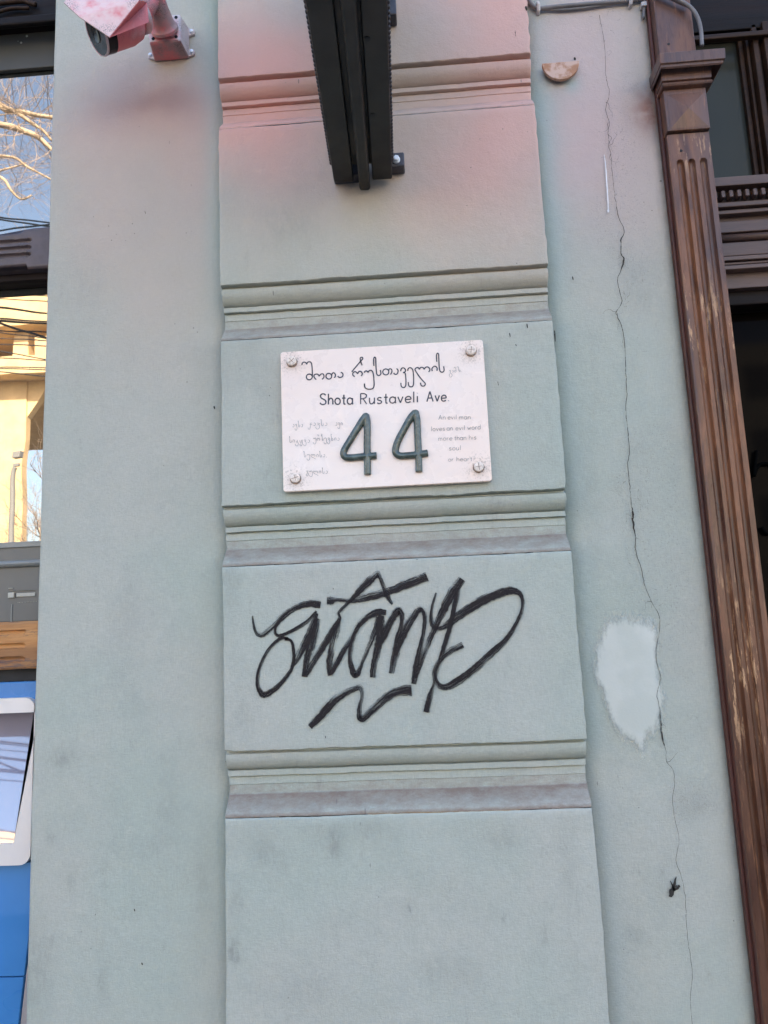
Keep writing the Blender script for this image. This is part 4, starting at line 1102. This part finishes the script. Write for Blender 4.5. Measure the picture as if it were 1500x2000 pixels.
# ================================================================== entrance: transom, glazing and doors right of the post
DX0, DX1 = 0.60, 2.25
ent = thing('entrance_door', (1.3, 0.15, 0), 'dark brown glazed entrance door with dentil transom right of the wooden post', 'door')
TY = 0.045
def tz(py): return P(1445, py, TY).z
def strip(name, py0, py1, y0, y1, mat, parent=ent, bev=0.0015):
    mb = MB().box((DX0, y0, tz(py1)), (DX1, y1, tz(py0))); return obj(name, mb, mat, parent, bevel=bev)
strip('transom_board', 358, 560, 0.052, 0.12, m_mauvewood)
strip('transom_ledge', 360, 377, 0.012, 0.052, m_mauvewood)
strip('dentil_backing', 377, 404, 0.034, 0.052, m_darkwood)
strip('transom_fillet', 402, 411, 0.026, 0.052, m_mauvewood)
strip('transom_fillet', 413.5, 421, 0.034, 0.052, m_mauvewood)
tz1, tz0 = tz(457), tz(469); r_ = (tz1-tz0)/2
mb = MB().tube([(DX0, 0.048, (tz0+tz1)/2), (DX1, 0.048, (tz0+tz1)/2)], r_*1.15, 14); obj('transom_bead', mb, m_mauvewood, ent, smooth=True)
strip('transom_fillet', 503, 511, 0.036, 0.052, m_mauvewood)
strip('transom_fillet', 512.5, 517, 0.042, 0.052, m_mauvewood)
strip('transom_fillet', 523, 531, 0.030, 0.052, m_mauvewood)
# frieze panels proud
strip('frieze_board', 431, 453, 0.044, 0.052, m_mauvewood)
strip('frieze_board', 473, 499, 0.044, 0.052, m_mauvewood)
dz1, dz0 = tz(384), tz(397)
mb = MB().box((0, 0.016, dz0), (0.0085, 0.034, dz1))
mb.v = [(v[0]+0.62, v[1], v[2]) for v in mb.v]
d0 = obj('dentil', mb, m_mauvewood, ent, bevel=0.001, seg=1)
for k_ in range(1, 96): copy_part(d0, ent, (0.0168*k_, 0, 0))
# upper light
uz0, uz1 = P(1440, 358, 0.10).z, P(1420, 84, 0.10).z
mb = MB().box((DX0, 0.100, uz0), (DX1, 0.104, uz1)); obj('upper_pane', mb, m_greyglass, ent)
mb = MB().box((DX0, 0.06, uz1), (DX1, 0.14, 3.75)); obj('head_board', mb, m_blackwood, ent, bevel=0.002)
q = P(1400, 78, 0.05)
mb = MB().box((DX0, 0.045, q.z), (DX1, 0.06, q.z+0.012)); obj('head_fillet', mb, m_darkwood, ent, bevel=0.002)
# mullion with stepped mouldings
mq = P(1462, 220, 0.09); mx = P(1480, 340, 0.05).x + 0.042
for dx_, w_, y0 in ((-0.030, 0.010, 0.086), (-0.019, 0.007, 0.074), (-0.010, 0.012, 0.060), (0.004, 0.006, 0.070), (0.012, 0.014, 0.054), (0.028, 0.009, 0.074)):
    mb = MB().box((mx+dx_, y0, uz0-0.002), (mx+dx_+w_, 0.0998, uz1+0.01)); obj('mullion_moulding', mb, m_darkwood, ent, bevel=0.002)
for k_ in (0.75,):
    mb = MB().box((mx+k_, 0.06, uz0), (mx+k_+0.05, 0.0998, uz1)); obj('mullion_moulding', mb, m_darkwood, ent, bevel=0.003)
# doors below
lz = tz(560)
mb = MB().box((0.66, 0.12, 0.3), (DX1, 0.124, lz)); obj('door_pane', mb, m_darkglass, ent)
mb = MB().box((0.60, 0.09, 0.02), (0.655, 0.15, lz)); obj('door_stile', mb, m_blackwood, ent, bevel=0.003)
mb = MB().box((1.40, 0.09, 0.02), (1.48, 0.15, lz)); obj('door_stile', mb, m_blackwood, ent, bevel=0.003)
mb = MB().box((0.655, 0.09, 0.02), (1.40, 0.15, 0.3)); obj('door_rail', mb, m_blackwood, ent, bevel=0.003)
mb = MB().box((DX0, 0.07, lz-0.03), (DX1, 0.15, lz+0.001)); obj('door_rail', mb, m_blackwood, ent, bevel=0.003)
def dp(px, py): q = P(px, py, 0.11); return (q.x, 0.112, q.z)
mb = MB()
mb.tube([dp(*p_[:2]) for p_ in spline([(1473,930),(1476,900),(1478,880)], 4)], 0.004, 8)
mb.tube([dp(*p_[:2]) for p_ in spline([(1473,930),(1480,912),(1492,905),(1510,908),(1525,925),(1535,960),(1533,1000),(1520,1030),(1500,1042),(1488,1030)], 5)], 0.004, 8)
obj('iron_scroll', mb, simple('black_wrought_iron', (0.002, 0.002, 0.002), 0.8, spec=0.02), ent, smooth=True)
# dark vestibule behind the doors, part of the house
room = MB()
room.box((0.57, 0.42, -0.0), (0.60, 4, 3.75)); room.box((2.25, 0.42, 0), (2.3, 4, 3.75)); room.box((0.6, 3.9, 0), (2.25, 4, 3.75)); room.box((0.6, 0.16, 3.7), (2.25, 3.9, 3.75))
room.box((-2.9, 3.9, 0), (-0.5, 4, 3.75)); room.box((-2.9, 0.42, 3.7), (-0.8, 3.9, 3.75))
obj('interior_walls', room, simple('dark_interior_plaster', (0.08, 0.07, 0.06), 0.8), facade)

# ================================================================== shop window at the left
WX0, WX1 = -2.85, WL+0.012
win = thing('shop_window', (-1.8, 0.1, 1.5), 'mirror like shop window with carved wooden rails at the left edge', 'window')
def wz(py, y=0.06): return P(40, py, y).z
zt_top = wz(57); z_bl = wz(137, 0.09); z_r1 = wz(462); z_r0 = wz(536); z_gb = wz(1060, 0.09); z_s1 = wz(1220); z_s0 = wz(1306)
mb = MB().box((WX0, GLASS_Y, z_r0), (WX1+0.03, GLASS_Y+0.006, 3.7)); obj('upper_pane', mb, m_mirror, win)
mb = MB().box((WX0, GLASS_Y, z_s1-0.01), (WX1+0.03, GLASS_Y+0.006, z_r0-0.0005)); obj('lower_pane', mb, m_mirror, win)
mb = MB().box((WX0, GLASS_Y-0.014, z_bl), (WX1+0.02, GLASS_Y-0.002, zt_top+0.04)); bl = obj('blind_box', mb, m_grille, win, bevel=0.002)
mb = MB()
for px_, py_, s_ in ((52, 70, 0.006), (41, 83, 0.0055), (35, 80, 0.002)):
    q = P(px_, py_, GLASS_Y-0.015); mb.lathe((q.x, GLASS_Y-0.0152, q.z), (0, 1, 0), [(0, s_*0.3), (0.0004, s_*0.45), (0.0012, s_*0.5)], 7)
sub('paint_fleck', bl, mb, m_paper)
# head rail with carved mouldings
mb = MB().box((WX0, 0.045, zt_top+0.012), (WX1+0.02, 0.098, 3.6)); obj('head_rail', mb, m_blackwood, win, bevel=0.003)
mb = MB().box((WX0, 0.030, wz(46, .03)), (WX1+0.02, 0.0448, wz(30, .03))); obj('head_moulding', mb, m_blackwood, win, bevel=0.004)
def carved(mb, xs_, z0f, z1f, y, r_):
    pass
for (pa, pb, r_, e_) in (((-60, 27), (56, 16), 0.0045, 0), ((-60, 12), (42, 4), 0.006, 1)):
    pts = [P(x, y, 0.035) for x, y in ([(-80, pa[1]+8), (-20, pa[1]+1), (20, pb[1]+1), pb] if e_ == 0 else [(-80, 16), (-20, 8), (20, 4), (45, 2), (62, 7), (70, 9)])]
    mb = MB().tube([tuple(p_) for p_ in spline([tuple(p_) for p_ in pts], 6)], r_, 8); obj('carved_bead', mb, m_darkwood, win, smooth=True)
# middle and bottom rails with carved flutes: height field
def carved_rail(name, px_l, z0, z1, y0, grooves, gx_end, gw, mat, wav):
    mb = MB(); xs_ = list(np.linspace(WX0, px_l-0.14, 30)) + list(np.linspace(px_l-0.135, WX1+0.02, 80))
    nz = 40
    for j in range(nz+1):
        f_ = j/nz
        for x in xs_:
            lo, hi = wav(x)
            z = z0+lo + (z1+hi-z0-lo)*f_
            d = 0
            for g_ in grooves:
                gz = z0 + (z1-z0)*g_; dz = abs(z-gz)/gw; dx = max(0, x-(gx_end-gw*2))/(gw*2)
                rr_ = dz*dz+dx*dx
                if rr_ < 1: d = max(d, 0.007*(1-rr_)**0.4)
            e = min(f_, 1-f_)
            y = y0 + d + (0.004*(1-e/0.05)**2 if e < 0.05 else 0) + 0.0006*noise.noise(Vector((x*30, z*60, 1)))
            mb.v.append((x, y, z))
    n_ = len(xs_)
    for j in range(nz):
        for i in range(n_-1):
            a = j*n_+i; mb.f.append([a, a+1, a+n_+1, a+n_]); mb.mi.append(0)
    b = len(mb.v)
    for j in (0, nz):
        for i in (0, n_-1): mb.v.append((mb.v[j*n_+i][0], 0.0985, mb.v[j*n_+i][2]))
    mb.f.append([b+1, b]+[i for i in range(n_)]); mb.mi.append(0)
    mb.f.append([b+2, b+3]+[nz*n_+i for i in range(n_-1, -1, -1)]); mb.mi.append(0)
    o = obj(name, mb, mat, win); shade_by_angle(o, 40); return o
gx = P(61, 490, 0.035).x
def wavm(x):
    s_ = 1/(1+math.exp(-(x-P(45, 460, .035).x)*160)); return (0.016*s_*0 + (0.004 if x < gx-0.01 else -0.004), 0.012*s_)
carved_rail('carved_rail', gx, z_r0+0.004, z_r1-0.006, 0.035, (0.36, 0.56, 0.76), gx, 0.0045, simple('dark_stained_rail', (0.085, 0.062, 0.066), 0.38, var=0.15, sc=30), wavm)
mb = MB().box((WX0, 0.06, wz(548, .06)), (WX1+0.02, 0.0985, z_r0+0.004)); obj('rail_shadow_batten', mb, m_blackwood, win, bevel=0.002)
gx2 = P(50, 1240, 0.03).x
carved_rail('carved_sill_rail', gx2, z_s0, z_s1+0.006, 0.03, (0.20, 0.48, 0.77), gx2, 0.0052, m_tanwood, lambda x: (0, 0))
mb = MB().box((WX0, 0.05, wz(1330, .05)), (WX1+0.02, 0.098, z_s0+0.001)); obj('sill_gap_strip', mb, m_seam, win)  # black strip standing in for the dark gap under the sill
# grey blanking panel with rounded ledge in front of the lower glass
gl = P(40, 1105, 0.075).z
mb = MB().box((WX0, 0.078, z_s1+0.007), (WX1+0.02, 0.0985, z_gb)); pn = obj('grey_panel', mb, m_greybox, win, bevel=0.002)
mb = MB().xprofile([(0.078, gl-0.004), (0.070, gl-0.002), (0.066, gl+0.004), (0.068, gl+0.010), (0.078, gl+0.013)], WX0, WX1+0.02); obj('panel_ledge', mb, m_greybox2, win, bevel=0.002)
mb = MB().box((WX0, 0.074, z_gb-0.012), (WX1+0.02, 0.0778, z_gb)); obj('panel_trim', mb, m_greybox2, win, bevel=0.001)
def lb(px0, px1, py0, py1, mat, name, d=0.006):
    q0 = P(px0, py1, 0.074); q1 = P(px1, py0, 0.074)
    return sub(name, pn, MB().box((q0.x, 0.0779-d, q0.z), (q1.x, 0.0779, q1.z)), mat, bevel=0.001)
lb(16, 28, 1157, 1168, m_paper, 'label_plate'); lb(31, 68, 1157, 1166, m_paper, 'label_plate', 0.003); lb(15, 24, 1148, 1150, m_paper, 'label_plate', 0.003); lb(16, 68, 1152, 1154, m_greybox2, 'label_plate', 0.003)
lb(19, 23, 1180, 1216, m_greybox2, 'hanging_strip', 0.002)
for x_ in range(33, 70, 3): lb(x_, x_+1.4, 1176-(x_-33)*0.06, 1177.4-(x_-33)*0.06, m_paper, 'perforation', 0.0015)

# ================================================================== blue payment terminal
atm = thing('payment_terminal', (-1.2, 0.06, 0.3), 'blue payment terminal with pale grey bezel and tilted screen below the left window', 'payment terminal')
AX0 = -1.62
BYF = 0.030
def at(px, py, y=BYF): return P(px, py, y)
z_top = wz(1330, 0.05)-0.001; zb1 = at(40, 1363).z; zb0 = at(40, 1690).z
xr1 = at(57, 1640).x
xR = at(52, 1800).x
# upper blue body (recessed a little) and lower door
mb = MB().box((AX0, 0.045, zb1-0.012), (WX1+0.03, 0.40, z_top)).box((AX0, 0.23, zb0-0.02), (WX1+0.03, 0.40, zb1-0.0125)); obj('housing', mb, m_blue, atm, bevel=0.003)
# bezel with window cut out: four bars built as one frame
sx1t = at(66, 1392).x; 
bz_t, bz_b, bx_l, bx_r = zb1, zb0, AX0+0.03, xr1+0.003
ix_r = at(26, 1650).x; iz_t = at(40, 1392).z; iz_b = at(10, 1648).z; ix_l = bx_l+0.05
outer = rrect(bx_l, bx_r, bz_b, bz_t, 0.022, 6); ix_t = at(76, 1392).x; inner = [(x + (ix_t-ix_r)*max(0, (z-iz_b)/(iz_t-iz_b)) * (1 if x > (ix_l+ix_r)/2 else 0), z) for x, z in rrect(ix_l, ix_r, iz_b, iz_t, 0.003, 6)]
mb = MB(); n_ = len(outer)
for pts, y in ((outer, BYF), (inner, BYF), (outer, 0.046)): mb.v += [(x, y, z) for x, z in pts]
for i in range(n_):
    j = (i+1) % n_
    mb.f.append([i, j, n_+j, n_+i]); mb.mi.append(0); mb.f.append([j, i, 2*n_+i, 2*n_+j]); mb.mi.append(0)
# reveal back to the tilted screen (bottom shallow, top deep)
TILT = math.tan(R(21))
def ydeep(z): return BYF + 0.006 + (z-iz_b)*TILT
b_ = len(mb.v); mb.v += [(x, ydeep(z), z) for x, z in inner]
for i in range(n_):
    j = (i+1) % n_; mb.f.append([n_+i, n_+j, b_+j, b_+i]); mb.mi.append(0)
obj('bezel', mb, m_bezel, atm, bevel=0.0015)
mb = MB(); mb.add([(x, ydeep(z)-0.0005, z) for x, z in inner], [list(range(n_))]); mb.add([(x, ydeep(z)+0.006, z) for x, z in inner], [list(range(n_))[::-1]])
obj('screen', mb, m_screen, atm)
# lower curved door panels
def curvepanel(name, z1, z0, xr_f, bulge):
    mb = MB(); N = 14
    for j in range(N+1):
        z = z0+(z1-z0)*j/N
        y = BYF + 0.012 + bulge(z)
        xr_ = xr_f(z)
        mb.v += [(AX0, y, z), (xr_-0.006, y, z), (xr_-0.0015, y+0.0012, z), (xr_, y+0.005, z), (xr_, 0.2, z)]
    for j in range(N):
        for i in range(4):
            a = j*5+i; mb.f.append([a, a+1, a+6, a+5]); mb.mi.append(0)
    mb.f.append([0, 4, 3, 2, 1][::1]); mb.mi.append(0); t_ = N*5
    mb.f.append([t_, t_+1, t_+2, t_+3, t_+4]); mb.mi.append(0)
    o = obj(name, mb, m_blue, atm); shade_by_angle(o, 40); return o
zs_ = at(20, 1913).z
za, xa = at(53, 1800).z, at(54, 1800).x
zc, xc = at(32, 2000).z, at(31, 2000).x
xf = lambda z: xa + (xc-xa)*(za-z)/(za-zc) if z < za else xa+0.012
bul = lambda z: 0.05*max(0, (z-za))**1.1*2.2
curvepanel('front_panel', zb0-0.001, zs_+0.0012, xf, bul)
curvepanel('lower_door', zs_-0.0012, 0.15, lambda z: xf(max(z, 0.6)), lambda z: -0.001)
mb = MB().box((AX0, 0.06, 0.1), (WX1+0.002, 0.062, zb0-0.021)); obj('seam_backing', mb, m_seam, atm)
# pale side cladding between terminal and wall
mb = MB(); N = 8
for j in range(N+1):
    z = 0.1 + (za+0.03-0.1)*j/N
    mb.v += [(xf(max(z, 0.6))+0.0035, 0.046, z), (WX1+0.0, 0.046, z)]
for j in range(N): mb.f.append([2*j, 2*j+1, 2*j+3, 2*j+2]); mb.mi.append(0)
o = obj('side_trim', mb, simple('mauve_grey_cladding', (0.30, 0.27, 0.27), 0.6), atm); s_ = o.modifiers.new('solid', 'SOLIDIFY'); s_.thickness = 0.004; s_.offset = 1

# ================================================================== across the street (seen mirrored in the glass)
DB_ = 30.0
bld = thing('concrete_building', (M(20, 900, DB_).x-8, -DB_-4, 0), 'sunlit ochre concrete building with open decks, mirrored in the left window', 'building')
def bq(px, py, d=DB_): return M(px, py, d)
def slab(name, pts, y0, y1, mat=m_concrete):   # outline of x,z points
    mb = MB().prism(pts, y1, y0); return obj(name, mb, mat, bld)
xe = bq(175, 700).x; xw = xe - 34
z_a, z_b = bq(40, 580).z, bq(40, 634).z
z_c, z_d = bq(40, 692).z, bq(40, 728).z
sl_ = (bq(90, 590).z - bq(0, 570).z)/(bq(90, 590).x - bq(0, 570).x)
obj('roof_slab', MB().box((xw, -DB_-14, z_b), (xe, -DB_, z_a)), m_concrete, bld)
obj('deck_slab', MB().box((xw, -DB_-14, z_d), (xe, -DB_-0.2, z_c)), m_concrete, bld)
obj('deck_wall', MB().box((xw, -DB_-8.5, z_c), (xe, -DB_-8, z_b)), m_concrete, bld)
for k_ in range(7):
    xk = bq(26, 660).x - 4.6*k_
    obj('deck_column', MB().box((xk-0.36, -DB_-1.4, z_c), (xk+0.36, -DB_-0.7, z_b)), m_concrete, bld)
    obj('parapet_block', MB().box((xk+0.75, -DB_-1.0, z_c), (xk+1.5, -DB_-0.5, z_c+1.0)), m_concrete, bld)
xcl, xcr = bq(-45, 900, 31.2).x, bq(47, 900, 31.2).x
obj('pier', MB().box((xcl-1.0, -DB_-1.6, 0), (xcr, -DB_-1.2, z_d-0.01)), m_concrete, bld)
mb = MB(); mb.prism([(xcr, bq(50, 812, 31.3).z), (bq(86, 738, 31.3).x+0.3, z_d-0.01), (xcr, z_d-0.01)], -DB_-1.3, -DB_-1.7); obj('bracket', mb, m_concrete, bld)
for k_ in range(1, 5):
    obj('pier', MB().box((xcl-1.0-6.2*k_, -DB_-3.2, 0), (xcr-6.2*k_, -DB_-1.2, z_d-0.01)), m_concrete, bld)
obj('back_wall', MB().box((xw, -DB_-12, 0), (xcl-12, -DB_-11.5, z_d-0.01)), m_concrete, bld)
# a plainer block of flats further right on the far side keeps the street closed
flat = thing('apartment_block', (17, -40, 0), 'plain beige apartment block across the street, out of the mirrored strip', 'building')
obj('wall', MB().box((6, -50, 0), (34, -38, 16)), simple('beige_render', (0.45, 0.40, 0.32), 0.85, sc=1), flat)
w0_ = None
for i in range(8):
    for j in range(4):
        if w0_ is None:
            w0_ = obj('window', MB().box((8, -38.0, 2.2), (9.6, -37.93, 4.0)), m_winglass, flat)
        else: copy_part(w0_, flat, (3.2*i, 0, 3.6*j))

# bare plane trees
def tree(name, base, height, seed, label, spread=1.0, limbs=(), density=1.0):
    rnd = random.Random(seed)
    root = thing(name, base, label, 'tree', 'bare plane trees across the street')
    tm = MB(); tw = MB()
    def grow(p, d, L, r, lev):
        n_ = 4; pts = [p]; rs = [r]
        for i in range(n_):
            d = (d + Vector((rnd.gauss(0, .14), rnd.gauss(0, .14), rnd.gauss(0.03, .10)))).normalized()
            p = p + d*(L/n_); pts.append(p); rs.append(r*(1-0.45*(i+1)/n_))
        (tm if lev < 3 else tw).tube(pts, rs, 7 if lev < 2 else (5 if lev < 3 else 3), cap=False)
        if lev >= 6: return
        kids = (4, 4, 4, 3, 3, 3)[lev]
        for k_ in range(kids):
            f_ = rnd.uniform(0.35, 1.0) if k_ else 1.0
            q = pts[min(n_, max(1, round(f_*n_)))]
            nd = (d + Vector((rnd.gauss(0, .62)*spread, rnd.gauss(0, .62)*spread, rnd.gauss(0.05, .35)))).normalized()
            grow(q, nd, L*rnd.uniform(0.55, 0.78), r*(0.62 if k_ else 0.7)*rnd.uniform(0.75, 1), lev+1)
    grow(Vector(base), Vector((0, 0, 1)), height*0.32, 0.19 if limbs else 0.11, 0)
    for L_ in limbs:
        pts = [Vector(q) for q in spline([tuple(v) for v in L_[0]], 6)]
        n_ = len(pts); obj('limb', MB().tube(pts, [L_[1]*(1-0.55*i/n_) for i in range(n_)], 7), m_bark, root, smooth=True)
        for i in range(2, n_, 1):
            for _ in range(L_[2] if len(L_) > 2 else 1):
                dd = Vector((rnd.gauss(0, 1), rnd.gauss(0, 0.6), rnd.gauss(0.1, 0.8))).normalized()
                grow(pts[i], dd, rnd.uniform(0.5, 1.1), L_[1]*0.13, 4)
    obj('trunk', tm, m_bark, root, smooth=True)
    if tw.f: obj('twigs', tw, m_twig, root, smooth=True)
    return root
D1 = 9.5
def m_(px, py, d=D1): return M(px, py, d)
limbs = [([m_(-60, 150), m_(0, 206), m_(25, 218), m_(55, 222), m_(97, 228), m_(160, 240)], 0.065, 1),
         ([m_(0, 208), m_(30, 220), m_(62, 243), m_(80, 255), m_(100, 275)], 0.042, 1),
         ([m_(-60, 225), m_(0, 243), m_(30, 250), m_(60, 262), m_(85, 278), m_(110, 300)], 0.06, 1),
         ([m_(-40, 305), m_(0, 303), m_(30, 308), m_(50, 322), m_(72, 334), m_(100, 350)], 0.03, 1),
         ([m_(-40, 345), m_(0, 332), m_(25, 325), m_(50, 317)], 0.02, 1),
         ([m_(-60, 330), m_(0, 345), m_(20, 370), m_(40, 388), m_(60, 380)], 0.03, 1)]
tree('plane_tree', (M(-420, 1250, D1).x-3.5, -D1, 0), 12, 3, 'pale bare plane tree with thick lit limbs crossing the mirrored sky', 1.0, limbs)
tree('plane_tree', (M(120, 1250, 24).x, -24, 0), 11.5, 8, 'bare plane tree mirrored beside the ochre building', 0.9)
tree('plane_tree', (M(-60, 1250, 21).x-5, -21, 0), 10, 15, 'slender bare tree in front of the ochre building deck', 0.8)
# street lamp
lm = thing('street_lamp', (M(20, 1250, 20).x, -20, 0), 'grey street lamp mirrored against the ochre building', 'street lamp')
pts = [M(17, 1250, 20), M(22, 1060, 20), M(26, 960, 20), M(30, 925, 20), M(34, 914, 20)]; pts[0].z = 0
obj('pole', MB().tube([tuple(q) for q in spline([tuple(v) for v in pts], 6)], 0.075, 10), m_lamp, lm, smooth=True)
q = M(37, 890, 20); obj('lantern', MB().box((q.x-0.12, -20.12, q.z-0.1), (q.x+0.12, -19.88, q.z+0.12)), m_lamp, lm, bevel=0.02)
q = M(36, 910, 20); obj('bracket', MB().box((q.x-0.1, -20.05, q.z-0.05), (q.x+0.1, -19.95, q.z+0.05)), m_lamp, lm, bevel=0.01)
# overhead wires
WIRES = [(7.0, 426, 431, 436), (7.2, 430, 436, 444), (6.5, 450, 446, 441), (11, 660, 663, 666), (11, 673, 672, 676), (11.4, 686, 692, 703), (11.2, 700, 704, 705), (12, 719, 717, 720), (12, 722, 722, 724), (12, 728, 734, 737), (12.5, 648, 655, 662)]
ORD = ['first', 'second', 'third', 'fourth', 'fifth', 'sixth', 'seventh', 'eighth', 'ninth', 'tenth', 'eleventh']
rank = {v: k for k, v in enumerate(sorted(range(len(WIRES)), key=lambda i: WIRES[i][1]))}
for i, (d, a, b, c_) in enumerate(WIRES):
    w = MB(); p0 = M(0, a, d); p1 = M(90, c_, d); dv = (p1-p0)
    pts = [p0+dv*t_ for t_ in (-9, -4, -1.5, 0, 0.5, 1, 2.5, 5, 9)]
    ww = tag(obj('overhead_wire', w.tube([tuple(q) for q in pts], 0.012, 6), m_wire), ORD[rank[i]] + ' wire from the top among the thin dark lines mirrored in the window', 'wire', 'overhead wires above the street')
# wires mirrored in the tilted terminal screen: reflect the view ray off the screen plane
nS = Vector((0, -math.cos(R(21)), math.sin(R(21))))
def MS(px, py, dist):
    d = Vector(ray(px, py)); y0 = BYF+0.1; o_ = P(px, py, y0)
    pl = Vector((0, ydeep(iz_b+0.1), iz_b+0.1)); t_ = (pl-Vector(CAM)).dot(nS)/d.dot(nS); hit = Vector(CAM)+d*t_
    rdir = d - nS*2*d.dot(nS)
    return hit + rdir*((-dist-hit.y)/rdir.y)
for i, (a, c_, r_) in enumerate(((1433, 1439, .006), (1448, 1455, .010), (1452, 1459, .006), (1464, 1470, .005), (1478, 1486, .008), (1481, 1488, .006), (1490, 1514, .010), (1502, 1507, .008), (1506, 1511, .011), (1523, 1528, .006))):
    p0 = MS(0, a, 6.0); p1 = MS(60, c_, 6.0); dv = p1-p0
    tag(obj('overhead_wire', MB().tube([tuple(p0+dv*t_) for t_ in (-12, -5, -1, 0, 1, 4, 10)], r_*1.2, 6), m_wire), ORD[i] + ' wire from the top among the lines mirrored in the terminal screen', 'wire', 'overhead wires mirrored in the terminal screen')
